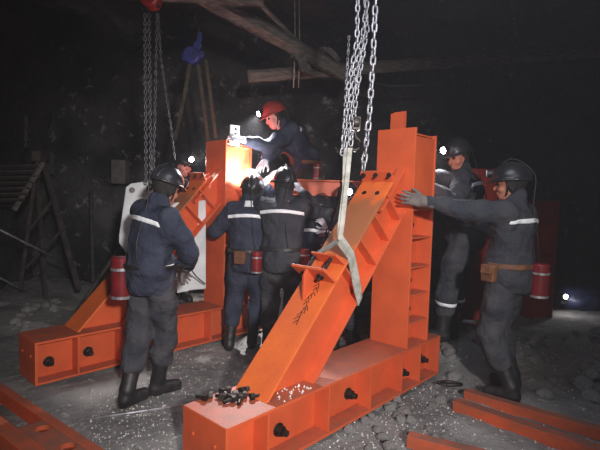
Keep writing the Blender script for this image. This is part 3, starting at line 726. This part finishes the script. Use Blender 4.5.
# chains
def chain_mesh(path, link=.06, wire=.0065, width=.02):
    path = [Vector(p) for p in path]; seg = [0]
    for i in range(1, len(path)): seg.append(seg[-1]+(path[i]-path[i-1]).length)
    def at(s):
        for i in range(1, len(path)):
            if s <= seg[i] or i == len(path)-1:
                t = (s-seg[i-1])/(seg[i]-seg[i-1]); return path[i-1].lerp(path[i], min(max(t, 0), 1.02)), (path[i]-path[i-1]).normalized()
    m = MB(); pitch = link-2*wire*1.1; n = int(seg[-1]/pitch); N, K = 14, 6; nlo = link/2-width/2-wire*.5
    for j in range(n):
        c, d = at((j+.5)*pitch); a = Vector((1, .3, .05)); a = (a-d*a.dot(d)).normalized(); b = d.cross(a)
        if j % 2: a, b = b, -a
        ang = .25*math.sin(j*1.7); a = a*math.cos(ang)+b*math.sin(ang); b = d.cross(a)
        vs = []; fs = []
        for i in range(N):
            th = 2*math.pi*i/N; ox = math.cos(th)*(width/2); oy = math.sin(th)*(width/2); oy += (nlo if oy > 1e-6 else -nlo if oy < -1e-6 else 0)
            ce = c+a*ox+d*oy; rad = (a*math.cos(th)+d*math.sin(th)).normalized()
            for k in range(K):
                ph = 2*math.pi*k/K; vs.append(ce+rad*math.cos(ph)*wire+b*math.sin(ph)*wire)
        for i in range(N):
            for k in range(K): fs.append((i*K+k, i*K+(k+1) % K, ((i+1) % N)*K+(k+1) % K, ((i+1) % N)*K+k))
        m.add(vs, fs)
    return m
def chain(path, label, link=.06, wire=.0065, width=.026, group=None, mt=None):
    o = chain_mesh(path, link, wire, width).build('lifting_chain', mt or STEEL, smooth=True); return tag(o, label, 'chain', group)
CY = 3.05
chain([P(370, -200, CY), P(376, -12, CY), P(373, 60, CY), P(369, 120, CY), P(363, 172, CY+.03)], 'heaviest bright lifting chain, rightmost of the central bundle, ending above the strut head', .068, .0075, .030)
chain([P(364, -200, CY+.14), P(365, -12, CY+.14), P(367, 30, CY+.12), P(357, 90, CY+.1), P(350, 150, CY+.1)], 'lifting chain running between the two brightest chains of the central bundle', .055, .006, .025)
chain([P(366, -200, CY+.1), P(369, -12, CY+.1), P(362, 40, CY+.1), P(351, 100, CY+.06), P(346, 150, CY+.05)], 'second lifting chain from the right in the central bundle', .058, .0062, .027)
chain([P(361, -200, CY+.05), P(358, -12, CY+.05), P(357, 40, CY), P(348, 90, CY), P(342, 158, CY)], 'third lifting chain from the right in the central bundle', .055, .006, .025)
chain([P(349, 36, CY+.3), P(346, 90, CY+.25), P(342, 152, CY+.2)], 'thinnest dark chain at the left edge of the central bundle', .034, .0035, .014)
chain([P(346, 160, CY+.16), P(337, 205, CY+.3), P(326, 236, CY+.4), P(316, 262, CY+.42)], 'loose dark chain hanging left of the webbing sling down to the strut', .045, .005, .02, mt=DSTEEL)
LY = 4.25
chain([P(145, 14, LY), P(145.5, 100, LY), P(146, 184, LY)], 'left strand of the three chains under the red hoist', .045, .0055, .022, mt=STEELD)
chain([P(149, 14, LY+.05), P(150, 100, LY+.05), P(151, 188, LY+.02)], 'middle strand of the three chains under the red hoist', .045, .0055, .022, mt=STEELD)
chain([P(157, 14, LY), P(155, 110, LY), P(153, 186, LY)], 'right strand of the three chains under the red hoist', .045, .0045, .018, mt=STEELD)
chain([P(158, 14, LY+.1), P(161, 60, LY+.15), P(171, 128, LY+.3), P(175, 160, LY+.35)], 'thin chain slanting from the red hoist to the helmet of the worker behind', .04, .004, .017, mt=STEELD)
chain([P(26, 116, 6.2), P(26, 150, 6.2)], 'short pale chain hanging alone by the left wall', .06, .007, .03, mt=STEELD)

chain([P(151, -90, LY), P(151, -17, LY)], 'short chain from the roof carrying the red hoist', .045, .0055, .022, mt=STEELD)
chain([P(198, -45, 4.9), P(198, 5, 4.9)], 'short chain from the roof carrying the blue hoist', .045, .0055, .022, mt=STEELD)
# hook block and sling
r_ = empty('hook_block', P(356, 126, CY+.12)); tag(r_, 'dark steel hook block hanging among the central chains', 'hook block')
m = MB(); m.cyl((-.02, 0, .02), (.02, 0, .02), .045, 20); m.box((-.03, -.03, -.03), (.03, .03, .06)); m.build('housing', DSTEEL, r_, bevel=.006)
m = MB(); m.tube(smooth_path([(0, 0, -.03), (.0, 0, -.07), (.03, 0, -.10), (.03, 0, -.14), (-.005, 0, -.16), (-.03, 0, -.135)], 6), .011, 8); m.build('hook', DSTEEL, r_, smooth=True)
d_ = Vector((SB-SA, 0, ZB-BH)).normalized(); n_ = Vector((-d_.z, 0, d_.x))
def stA_(l, off, tt):
    q = Vector((SA, 0, BH))+d_*l+n_*off; return inA(q.x, tt, q.z)
du = (stA_(1, 0, 0)-stA_(0, 0, 0)).normalized()
dep_ = (SC-SA)*d_.z
apex = P(340, 240, 3.0)
L0 = 1.12
sl = empty('webbing_sling', apex); tag(sl, 'grey white webbing sling wrapped around the front strut below the chains', 'sling')
m = MB(); nearc = stA_(L0-.05, .006, ST0-.004)
m.ribbon([q-apex for q in [P(350, 148, CY+.02), P(346, 190, CY), P(342, 225, 3.02), apex]], .030, cr, .012)
m.ribbon([q-apex for q in [P(345, 148, CY+.03), P(344, 190, CY+.02), P(339.5, 225, 3.03), apex+Vector((-.004, .02, 0))]], .024, cr, .012)
m.build('hanging_strap', WEB, sl)
m = MB(); m.ribbon([q-apex for q in [apex, apex.lerp(nearc, .5), nearc, stA_(L0-.10, -.10, ST0-.006), stA_(L0-.16, -.22, ST0-.008), stA_(L0-.2, -dep_-.004, ST0-.006), stA_(L0-.2, -dep_-.008, (ST0+ST1)/2)]], .075, du, .008)
m.build('near_strap', WEB, sl)
farc = stA_(L0-.08, .006, ST1+.004)
m = MB(); m.ribbon([q-apex for q in [apex, farc, stA_(L0-.12, -.15, ST1+.006), stA_(L0-.2, -dep_-.006, ST1+.006), stA_(L0-.2, -dep_-.01, (ST0+ST1)/2)]], .065, du, .008)
m.build('far_strap', WEB, sl)

# red hoist and blue hoist with straps
h_ = empty('chain_hoist', P(151, 2, LY)); tag(h_, 'red round chain hoist at the top edge above the left chains', 'hoist')
m = MB(); m.cyl((0, -.07, .02), (0, .07, .02), .082, 28); m.build('gear_case', REDHO, h_, bevel=.02)
m = MB(); m.cyl((0, -.085, .02), (0, -.07, .02), .03, 16); m.cyl((-.06, 0, .0), (.07, 0, .0), .05, 20); m.build('chain_wheel', DSTEEL, h_, bevel=.004)
m = MB(); m.tube(smooth_path([(0, 0, .09), (0, 0, .15), (.03, 0, .19), (0, 0, .23), (-.03, 0, .2)], 6), .012, 8); m.build('top_hook', DSTEEL, h_, smooth=True)
h_ = empty('chain_hoist', P(194, 56, 4.9)); tag(h_, 'blue chain hoist hanging near the roof with faded straps', 'hoist')
m = MB(); m.cyl((-.02, -.06, 0), (-.02, .06, 0), .085, 26); m.beam((-.12, 0, -.02), (.11, 0, .02), .09, .07); m.build('gear_case', BLUE, h_, bevel=.014)
m = MB(); m.beam((.04, 0, .05), (.06, 0, .24), .05, .05, (0, 1, 0)); m.cyl((.04, -.04, .1), (.04, .04, .1), .045, 16); m.build('bracket', BLUE, h_, bevel=.01)
m = MB(); m.tube(smooth_path([(.05, 0, .22), (.04, 0, .30), (.0, 0, .36), (.04, 0, .5)], 6), .012, 8); m.build('top_hook', DSTEEL, h_, smooth=True)
for pts, lb in (([P(190, 64, 4.9), P(184, 98, 4.95), P(175, 140, 5.0)], 'faded strap running down left from the blue hoist'), ([P(198, 64, 4.9), P(203, 100, 5), P(208, 140, 5.1)], 'faded strap hanging straight below the blue hoist'), ([P(206, 60, 4.9), P(211, 100, 5), P(216, 138, 5.1)], 'faded strap running down right from the blue hoist')):
    m = MB(); m.ribbon(pts, .035, (1, 0, 0), .006); tag(m.build('strap', WEBY), lb, 'strap')

# white lifted housing behind the left worker
W0 = P(122, 240, 4.35)
wx = Vector((.94, .33, 0)).normalized(); wy = Vector((-wx.y, wx.x, 0))
wh = empty('white_steel_housing', P(160, 292, 4.5)); tag(wh, 'white steel housing hanging from chains behind the worker at left', 'housing'); wb = wh.location
m = MB()
def pw(px, py, Y): return P(px, py, Y)-wb
pl = [pw(126, 187, 4.35), pw(131, 183.5, 4.35), pw(150, 181, 4.37), pw(156, 190, 4.4), pw(150, 250, 4.4), pw(132, 262, 4.38), pw(119, 243, 4.36), pw(119, 236, 4.36)]
m.prism(pl, wy*.05); lp_ = m.build('side_plate', WHITE, wh, bevel=.006)
m = MB(); c = pw(132, 190, 4.35); m.cyl(c-wy*.008, c-wy*.001, .026, 20); m.build('eye_hole', DSTEEL, lp_)
m = MB(); c = pw(150, 187, 4.36); m.cyl(c-wy*.03, c+wy*.03, .03, 18); m.build('shackle_pin', DSTEEL, lp_)
m = MB(); m.prism([pw(150, 205, 4.42), pw(206, 200, 4.72), pw(206, 289, 4.72), pw(150, 294, 4.42)], wy*.16); m.build('box_body', WHITE, wh, bevel=.008)
m = MB(); m.prism([pw(178, 258, 4.32), pw(190, 256, 4.36), pw(189, 291, 4.36), pw(177, 293, 4.32)], wy*.06); bk = m.build('bracket', WHITE, wh, bevel=.004)
for y in (264, 281):
    m = MB(); c = pw(183.5, y, 4.335); m.cyl(c-wy*.02, c+wy*.0, .022 if y > 270 else .014, 16); m.build('pin', STEEL, bk)
tube_thing('cable', smooth_path([P(190, 268, 4.3), P(196, 276, 4.45), P(205, 284, 4.6)], 6), .006, RUBBER, 'thin black cable looping over the white housing', 'cable')

# ------------------------------------------------------------------ floor objects
def loose_nut(loc, rz, big=1., parent=None):
    m = MB(); m.cyl((0, 0, 0), (0, 0, .022*big), .026*big, 6); m.cyl((0, 0, .022*big), (0, 0, .03*big), .013*big, 12)
    return m
rr = random.Random(11)
kk = 0
for i, (px, py) in enumerate([(206, 401), (212, 398), (222, 395), (226, 400), (230, 393), (236, 397), (241, 394), (246, 398), (234, 402), (240, 401), (251, 400), (222, 401), (246, 393)]):
    g = G(px, py, BH)
    rt_ = empty('loose_bolt', g, rr.random()*6)
    tag(rt_, 'dark steel bolt in the pile on the near end of the front beam' if i > 1 else ('dark bolt lying apart at the left of the pile on the front beam' if i == 0 else 'small dark bolt between the lone bolt and the pile on the front beam'), 'bolt', 'loose bolts on the front beam' if i > 1 else None)
    ax = Vector((1, 0, 0))
    m = MB(); m.cyl(Vector((-.005, 0, .019)), Vector((.018, 0, .019)), .021, 6); m.build('head', DSTEEL, rt_)
    m = MB(); m.cyl(Vector((.018, 0, .019)), Vector((.065, 0, .013)), .0105, 12); m.build('shank', DSTEEL, rt_)

# frame piece in the bottom left corner
zt = .12
c0 = G(-30, 362, zt); c1 = G(118, 458, zt); dd = (c1-c0); Lf = dd.length; dd.normalize(); nn = Vector((dd.y, -dd.x, 0))
if nn.x > 0 and nn.y > 0: nn = -nn
nn = Vector((dd.y, -dd.x, 0));  nn = -nn if nn.y > 0 else nn
cf_ = empty('steel_corner_frame', (c0.x, c0.y, 0)); tag(cf_, 'orange steel frame piece with round holes lying in the bottom left corner', 'steel frame')
def q2(a, b, z): return dd*a+nn*b+Vector((0, 0, z))
def slab(a0, a1, b0, b1, z0, z1): 
    return [q2(a0, b0, z0), q2(a1, b0, z0), q2(a1, b1, z0), q2(a0, b1, z0)]
def loc_ab(p): v = p-Vector((c0.x, c0.y, 0)); return v.dot(dd), v.dot(nn)
ha = [loc_ab(G(43, 428, zt)), loc_ab(G(68, 446, zt))]
a_open, b1_ = loc_ab(G(40, 420, zt)); b2_ = max(loc_ab(G(19, 429, zt))[1], ha[0][1]+.05, ha[1][1]+.05); b3_ = b2_+.09
b1_ = min(b1_, ha[0][1]-.05, ha[1][1]-.05)
m = MB(); m.prism(slab(0, Lf+.5, 0, b1_, zt-.10, zt), (0, 0, .10)); m.build('outer_rail', ORANGE, cf_, bevel=.006)
m = MB(); m.prism(slab(0, Lf+.5, b2_, b3_, zt-.10, zt), (0, 0, .10)); m.build('inner_rail', ORANGE, cf_, bevel=.006)
# holed cross plate built as ring cells around true holes
def holed(mb, a0, a1, b0, b1, z0, z1, ctr, r, n=28):
    ca, cb = ctr; vs = []; 
    for k in range(n):
        th = 2*math.pi*k/n; c_, s_ = math.cos(th), math.sin(th)
        ts = []
        if abs(c_) > 1e-6: ts.append(((a1 if c_ > 0 else a0)-ca)/c_)
        if abs(s_) > 1e-6: ts.append(((b1 if s_ > 0 else b0)-cb)/s_)
        t = min(ts); vs.append((ca+c_*r, cb+s_*r, ca+c_*t, cb+s_*t))
    cor = [(a0, b0), (a1, b0), (a1, b1), (a0, b1)]
    for k in range(n):
        p = vs[k]; q = vs[(k+1) % n]; poly = [(p[0], p[1]), (p[2], p[3])]
        for (x, y) in cor:
            th = math.atan2(y-cb, x-ca) % (2*math.pi); t0 = 2*math.pi*k/n; t1 = 2*math.pi*(k+1)/n
            if t0+1e-6 < th < t1-1e-6: poly.append((x, y))
        poly += [(q[2], q[3]), (q[0], q[1])]
        mb.prism([q2(x, y, z0) for x, y in poly], (0, 0, z1-z0))
m = MB(); am = (ha[0][0]+ha[1][0])/2; bc = (ha[0][1]+ha[1][1])/2
holed(m, a_open, am, b1_, b2_, zt-.03, zt-.004, ha[0], .043); holed(m, am, Lf+.5, b1_, b2_, zt-.03, zt-.004, ha[1], .043)
m.build('holed_plate', ORANGE_DIRTY, cf_)

# loose orange angle bars at the lower right
def angle_bar(a, b, w, label, mt=ORANGE_DIRTY):
    a = Vector(a); b = Vector(b); d = (b-a).normalized(); sx = d.cross(Vector((0, 0, 1))).normalized()
    if sx.y > 0: sx = -sx
    rt_ = empty('angle_bar', a); tag(rt_, label, 'steel bar')
    L = b-a
    m = MB(); m.prism([Vector((0, 0, 0)), -sx*w, -sx*w+Vector((0, 0, -.008)), Vector((0, 0, -.008))], L)
    m.build('top_leg', mt, rt_, bevel=.002)
    m = MB(); m.prism([Vector((0, 0, -.008)), sx*.008*-1+Vector((0, 0, -.008)), sx*.008*-1+Vector((0, 0, -w)), Vector((0, 0, -w))], L); m.build('side_leg', mt, rt_, bevel=.002)
angle_bar(G(407, 436, .05), G(575, 478, .05), .075, 'orange angle bar nearest the camera at the bottom edge')
angle_bar(G(453, 401, .05), G(640, 464, .05), .085, 'long orange angle bar passing in front of the right worker\'s boots')
angle_bar(G(464, 391, .04), G(640, 441, .04), .075, 'orange angle bar half hidden behind the right worker\'s boots')

# rods and cable on the floor
tube_thing('steel_rod', [G(72, 421, .02), G(186, 405, .03)], .009, STEEL, 'thin pale steel rod on the floor between the corner frame and the front beam', 'rod')
# rocks
def rock_mesh(r, seed):
    bm = bmesh.new(); bmesh.ops.create_icosphere(bm, subdivisions=2, radius=1); q = random.Random(seed)
    o = [Vector((q.uniform(-3, 3), q.uniform(-3, 3), q.uniform(-3, 3))) for _ in range(3)]
    pl = [(Vector((q.uniform(-1, 1), q.uniform(-1, 1), q.uniform(-1, 1))).normalized(), q.uniform(.55, .85)) for _ in range(8)]
    for v in bm.verts:
        for n, d in pl:
            e = v.co.dot(n)-d
            if e > 0: v.co -= n*e
        v.co.x *= 1.2; v.co.z *= .75
        v.co *= r
    me = bpy.data.meshes.new('rock'); bm.to_mesh(me); bm.free(); me.materials.append(ROCKM); return me
RM = [rock_mesh(1, s) for s in range(7)]
def rocks(spots, label, group, zf=None, s0=.02, s1=.06, seed=1, tint=None):
    q = random.Random(seed)
    for px, py in spots:
        g = G(px, py, 0); r = q.uniform(s0, s1)
        o = bpy.data.objects.new('rock', RM[q.randrange(7)]); COL.objects.link(o); o.scale = (r, r, r); o.rotation_euler = (q.uniform(-.3, .3), q.uniform(-.3, .3), q.uniform(0, 6))
        o.location = (g.x, g.y, fz(g.x, g.y)+r*.35); tag(o, label, 'rock', group)
q = random.Random(4)
rocks([(q.uniform(345, 455), q.uniform(392, 448)) for _ in range(46)], 'grey rubble stone on the floor to the right of the front beam', 'rubble right of the front beam', s0=.015, s1=.05, seed=2)
rocks([(q.uniform(445, 480), q.uniform(340, 375)) for _ in range(14)]+[(q.uniform(530, 598), q.uniform(335, 400)) for _ in range(26)], 'dark rubble stone on the floor around the workers at right', 'rubble at right', s0=.03, s1=.08, seed=3)
rocks([(q.uniform(0, 30), q.uniform(305, 340)) for _ in range(14)]+[(q.uniform(30, 60), q.uniform(300, 318)) for _ in range(10)], 'grey stone lying behind the left frame beside its low end', 'rubble behind the left frame', s0=.03, s1=.07, seed=4)
rocks([(q.uniform(85, 180), q.uniform(395, 448)) for _ in range(14)]+[(q.uniform(170, 215), q.uniform(345, 375)) for _ in range(8)], 'small stone on the bare floor between the two orange frames', 'stones between the frames', s0=.008, s1=.02, seed=5)
# gravel dust and chips that nobody could count
mb = MB(); q = random.Random(9)
bm0 = [(0, 0, 1), (.9, 0, -.3), (-.5, .8, -.3), (-.5, -.8, -.3)]
def chips(n, x0, x1, y0, y1, sz):
    for _ in range(n):
        px = q.uniform(x0, x1); py = q.uniform(y0, y1); g = G(px, py, 0); s = q.uniform(.3, 1)*sz; a = q.uniform(0, 6)
        z = fz(g.x, g.y)+s*.3
        vs = [(g.x+(x*math.cos(a)-y*math.sin(a))*s, g.y+(x*math.sin(a)+y*math.cos(a))*s, z+w*s) for x, y, w in bm0]
        mb.add(vs, [(0, 1, 2), (0, 2, 3), (0, 3, 1), (1, 3, 2)])
chips(380, 90, 195, 385, 450, .008); chips(420, 330, 460, 380, 450, .010); chips(160, 160, 260, 345, 385, .008); chips(160, 440, 600, 340, 450, .010); chips(60, 115, 150, 395, 412, .008)
tag(mb.build('stone_chips', CHIP), 'pale stone chips scattered over the concrete floor', 'gravel', kind='stuff')
# loose chips on the beam foot of the strut
mb = MB(); rr = random.Random(2)
for _ in range(26):
    s_ = rr.uniform(.42, .68); t_ = rr.uniform(.02, .14); w = inA(s_, t_, BH); sz = rr.uniform(.004, .012); a = rr.uniform(0, 6)
    mb.add([(w.x+(x*math.cos(a)-y*math.sin(a))*sz, w.y+(x*math.sin(a)+y*math.cos(a))*sz, w.z+sz*.3+k*sz) for x, y, k in bm0], [(0, 1, 2), (0, 2, 3), (0, 3, 1), (1, 3, 2)])
tag(mb.build('stone_chips', CHIP), 'pale chips lying on the front beam at the foot of the strut', 'gravel', kind='stuff')
# dark shackle lying by the beam end
m = MB(); g = G(450, 388, .0); m.tube(smooth_path([g+Vector(v) for v in ((-.09, .02, .03), (-.03, .05, .03), (.03, .04, .03), (.09, .0, .03), (.04, -.03, .04), (-.04, -.02, .03))], 5), .014, 8)
tag(m.build('shackle', DSTEEL, smooth=True), 'dark steel shackle on the floor at the right end of the front beam', 'shackle')

# ------------------------------------------------------------------ left background
tr = empty('timber_trestle', P(55, 296, 6.2)); tr.location.z = 0; tb = tr.location.copy(); tag(tr, 'dark timber trestle with crossed legs standing against the left wall', 'trestle')
def leg(a, b, w, nm='leg'):
    m = MB(); m.beam(P(*a)-tb, P(*b)-tb, w, w); return m.build(nm, WOODD, tr, bevel=.004)
leg((40, 150, 6.1), (79, 290, 5.9), .05); leg((36, 160, 6.3), (46, 308, 6.2), .05); leg((38, 158, 6.0), (20, 290, 5.9), .045)
leg((28, 232, 6.0), (57, 195, 6.1), .035, 'brace'); leg((26, 268, 5.9), (66, 226, 5.9), .03, 'brace'); leg((40, 175, 6.0), (12, 205, 6.0), .035, 'brace')
m = MB(); m.beam(P(36, 156, 5.9)-tb, P(46, 154, 6.5)-tb, .10, .12); m.build('cap', WOODL, tr, bevel=.006)
rk = empty('slatted_rack', P(5, 205, 5.8)); tag(rk, 'slatted timber rack tilted at the left edge, resting on the trestle', 'rack'); rb = rk.location.copy()
for i in range(7):
    y = 166+i*5.6; m = MB(); m.beam(P(-30, y+2, 5.9-i*.06)-rb, P(42-i*3.0, y, 6.0-i*.06)-rb, .07, .018, (0, .5, 1)); m.build('slat', WOODL, rk, bevel=.002)
m = MB(); m.beam(P(43, 163, 6.0)-rb, P(14, 210, 5.6)-rb, .04, .05); m.build('side_rail', WOOD, rk, bevel=.003)
tube_thing('steel_pipe', [P(-12, 224, 4.8), P(66, 263, 5.93)], .012, STEEL, 'thin pale pipe slanting down in front of the trestle, upper of two', 'pipe')
tube_thing('steel_pipe', [P(-12, 272, 5.6), P(42, 299, 6.75)], .012, STEEL, 'thin pale pipe slanting down in front of the trestle, lower of two', 'pipe')
timber('prop', P(91, 190, 7.0), P(93, 282, 7.0), .05, .05, 'slim upright prop against the back wall right of the trestle', cat='prop', m=WOODD)
timber('prop', P(128, 236, 5.6), P(76, 312, 5.3), .04, .04, 'dark bar slanting down behind the inclined strut of the left frame', cat='prop', m=WOODD)
for (px, py, w, h, lb) in ((44, 163, .22, .34, 'grey concrete block fixed on the back wall above the trestle'), (120, 172, .22, .36, 'grey concrete block fixed on the back wall left of the chains')):
    c = P(px, py, 7.2); m = MB(); m.box((c.x-w/2, c.y-.08, c.z-h/2), (c.x+w/2, c.y+.1, c.z+h/2)); tag(m.build('concrete_block', CARD, bevel=.015), lb, 'block')
# low ledge of shotcrete
m = MB(); a = P(-40, 284, 6.9); b = P(260, 278, 6.9)
tag(m.build('dummy', CARD), '', '') if False else None
def cloth_lump(name, px, py, Y, w, d, h, mt, label, cat):
    g = P(px, py, Y); z0 = fz(g.x, g.y)
    def fn(p):
        return ell(p, (g.x, g.y, z0+h*.35), (w, d, h*.7))+.5*wrinkle(p, .012, .9, 5)
    V, Fc = nets(fn, (g.x-w*1.4, g.y-d*1.4, z0-.1), (g.x+w*1.4, g.y+d*1.4, z0+h*1.6), .02)
    base = Vector((g.x, g.y, z0)); return tag(link(name, npmesh(name, V-A_(base), Fc), mt, smooth=True, loc=base), label, cat)
cloth_lump('plastic_sheet', 584, 300, 6.25, .42, .3, .30, BLUEC, 'crumpled dark blue sheet on the ground at the right edge', 'sheet')
lp = empty('floor_lamp', P(564, 296, 5.98)); tag(lp, 'small lit lamp lying on the blue sheet at right', 'lamp')
ll = bpy.data.lights.new('lamp_light', 'POINT'); ll.energy = 2; ll.shadow_soft_size = .03; lo2 = bpy.data.objects.new('lamp_light', ll); COL.objects.link(lo2); lo2.location = lp.location+Vector((0, -.1, .03))
m = MB(); m.cyl((-.0, -.04, 0), (0, .03, 0), .04, 18, .03); m.box((-.03, .0, -.10), (.05, .06, 0)); m.build('housing', RUBBER, lp, bevel=.005)
m = MB(); m.cyl((0, -.046, 0), (0, -.041, 0), .028, 18); m.build('lens', LENS, lp)
tl_ = empty('marker_tube', P(463, 321, 4.6)); tag(tl_, 'short white and yellow tube lying low between the two workers at right', 'tube'); t0 = tl_.location.copy()
e1 = P(474, 322, 4.62)-t0; e2 = P(490, 324.5, 4.65)-t0
m = MB(); m.cyl((0, 0, 0), e1, .018, 12); m.build('white_end', REFL, tl_); m = MB(); m.cyl(e1, e2, .018, 12); m.build('yellow_end', YEL, tl_)

# platform under the upper worker, sleepers under others
pf = empty('plank_platform', (P(315, 250, 5.75).x, 5.75, 0)); tag(pf, 'rough timber plank platform behind the cross beam carrying the worker in the red helmet', 'platform')
m = MB(); 
for i in range(4): m.box((-.45, -.3+i*.16, .78), (.45, -.16+i*.16, .82))
m.build('deck', WOOD, pf, bevel=.004)
for x in (-.4, .4):
    for y in (-.26, .28):
        m = MB(); m.box((x-.04, y-.04, -.05), (x+.04, y+.04, .78)); m.build('leg', WOOD, pf, bevel=.004)

# ------------------------------------------------------------------ people
FB = lambda px, py, z=0.: G(px, py, z)
V3 = Vector
# 1 near left worker
person('worker in dark blue jacket standing at left, back turned, red canister on the belt', P(152, 275, 3.38), 38, 1,
       (P(172, 264, 3.72), P(186, 268, 3.52)), (V3((G(127, 404, 0).x, G(127, 404, 0).y, -.03)), V3((G(158, 390, 0).x, G(158, 390, 0).y, -.03))), (.55, .80, -.28), side=6, sc=.98, canister=226, cs=1.25,
       gloves=GLOVED, jacket=NAVY, trousers=GREY, bend=12, seed=1, curl=.7, elbow=(None, V3((.75, -.6, -.3))))
# 2 worker behind left chains, head lamp
p2 = P(177, 221, 5.5)
person('worker half hidden behind the chains at left, turned to the camera with a lit headlamp', p2, 135, 8,
       (P(200, 200, 5.2), P(180, 210, 5.15)), (V3((p2.x-.1, p2.y+.04, p2.z-.93)), V3((p2.x+.1, p2.y, p2.z-.93))), (.66, -.72, -.16), sc=1.0, jacket=NAVY, helmet=BLACKH, skin=SKINP, seed=2, lit=(30, 110), strip=False)
sp0 = empty('sleeper_stack', (p2.x, p2.y+.05, 0)); tag(sp0, 'stacked timber sleepers under the worker behind the left chains', 'sleepers')
for k in range(3):
    zt_ = p2.z-.93; m = MB(); m.box((-.4, -.3+k*.22, -.05), (.4, -.1+k*.22, zt_)); m.build('sleeper', WOOD, sp0, bevel=.006)
# 3 upper worker in red helmet
person('worker in red helmet and harness leaning down over the left column from the platform', P(305, 170, 5.33), -106, 30,
       (P(247, 141, 4.88), P(257, 174, 4.83)), (V3((P(316, 200, 5.3).x+.02, 5.44, .83)), V3((P(316, 200, 5.3).x-.0, 5.27, .83))), (-.78, -.46, -.42), sc=1.04,
       jacket=NAVY, trousers=DGREEN, helmet=REDH, skin=SKINP, harness=True, seed=3, lit=(420, 100, P(242, 185, 4.8)), strip=True, bend=20, curl=.35,
       elbow=(V3((.1, .3, -1)), V3((.3, 0, -1))), canister=200, cs=.7)
# 4 middle left
person('worker in navy jacket with lit collar, left of the two facing away in the middle', P(249, 257, 4.52), 4, 2,
       (P(229, 214, 4.78), P(260, 180, 4.83)), (V3((G(229, 347, 0).x, 4.52, -.03)), V3((G(253, 342, 0).x, 4.60, -.03))), (-.12, .93, .08), sc=.97, lit=(60, 120, P(243, 170, 4.9)), jacket=NAVY, trousers=NAVY, seed=4,
       pouch=258, canister=300, cs=.85, patch=True)
# 5 middle right
person('worker in grey blue jacket, right of the two facing away in the middle', P(282, 256, 4.40), 8, 2,
       (P(265, 182, 4.70), P(304, 194, 4.68)), (V3((G(269, 344, 0).x, 4.42, -.03)), V3((G(290, 344, 0).x, 4.5, -.03))), (-.35, .9, .05), sc=1.02, lit=(80, 110, P(245, 172, 4.85)), jacket=SLATE, trousers=GREY, seed=5, canister=-12, cs=.9)
# 6 crouched behind
person('dark worker partly hidden right of the pair in the middle, under the cross beam', P(312, 270, 4.60), 30, 10,
       (P(335, 224, 4.75), P(330, 232, 4.5)), (V3((.06, 4.58, -.03)), V3((.22, 4.70, -.03))), (.7, .55, -.3), sc=.92, jacket=NAVY, trousers=NAVY, seed=6, knees=(V3((.2, 1, 0)), V3((.4, 1, 0))))
# 7 behind the chains, lamp towards the camera
person('worker with dazzling headlamp facing the camera behind the central chains', P(346, 262, 4.60), 190, 6,
       (P(335, 236, 4.35), P(362, 236, 4.3)), (V3((.38, 4.66, -.03)), V3((.58, 4.66, -.03))), (-.03, -.95, -.12), sc=.96, jacket=SLATE, trousers=GREY, seed=7, lit=(40, 120), strip=True)
# 8 right, at the column
z8 = fz(1.42, 4.4)
person('worker with a lit headlamp leaning to the tall orange column, left of the right pair', P(464, 233, 4.32), -62, 3,
       (P(429, 188, 3.98), P(427, 176, 4.08)), (V3((1.33, 4.30, z8)), V3((1.50, 4.50, fz(1.5, 4.7)))), (-.80, -.45, -.24), sc=1.07, jacket=SLATE, trousers=GREY, seed=8, lit=(60, 95, P(424, 185, 4.0)), bend=8, curl=.3, ankle=True,
       elbow=(V3((.3, -.5, -1)), None), strip=True)
# 9 right worker
f9 = G(508, 404, 0)
person('worker at far right in grey jacket reaching one arm out to the orange column', P(508, 274, 3.55), -42, -3,
       (P(419, 201, 3.44), P(480, 225, 3.9)), (V3((f9.x+.03, 3.42, 0.0)), V3((f9.x+.15, 3.66, .0))), (-.82, .42, -.05), sc=1.03, jacket=SLATE, trousers=GREY, gloves=GLOVED, seed=9, beltm=LEATHER, pouch=170, canister=-80, cs=1.05,
       elbow=(V3((0, 0, -1)), None), curl=(.15, .5), palms=(V3((.3, .9, 0)), None))

# ------------------------------------------------------------------ light
def spot(name, loc, tgt, e, size, blend=1, soft=.15, col=(1, 1, 1)):
    l = bpy.data.lights.new(name, 'SPOT'); l.energy = e; l.spot_size = R(size); l.spot_blend = blend; l.shadow_soft_size = soft; l.color = col
    o = bpy.data.objects.new(name, l); COL.objects.link(o); o.location = loc; o.rotation_euler = (Vector(tgt)-Vector(loc)).to_track_quat('-Z', 'Y').to_euler(); return o
spot('work_lamp', (.95, -1.6, 2.3), (-.2, 3.8, .95), 1250, 56, 1, .12, (1, .95, .93))
W = bpy.data.worlds.new('world'); S.world = W; W.use_nodes = True
vn = W.node_tree.nodes.new('ShaderNodeVolumeScatter'); vn.inputs['Density'].default_value = .006; vn.inputs['Color'].default_value = (.93, .93, 1, 1); vn.inputs['Anisotropy'].default_value = .2
W.node_tree.links.new(vn.outputs[0], W.node_tree.nodes['World Output'].inputs['Volume'])
W.node_tree.nodes['Background'].inputs[0].default_value = (.60, .58, .66, 1); W.node_tree.nodes['Background'].inputs[1].default_value = .02
al = bpy.data.lights.new('fill_light', 'AREA'); al.energy = 24; al.size = 1.2; al.color = (.85, .88, 1)  # unseen area light added as fill for the dark surroundings
ao = bpy.data.objects.new('fill_light', al); COL.objects.link(ao); ao.location = (.6, 2.2, 3.0); ao.rotation_euler = (0, 0, 0)

vs = S.view_settings; vs.view_transform = 'Standard'; vs.look = 'None'; vs.gamma = 1; vs.use_curve_mapping = False; vs.exposure = 0
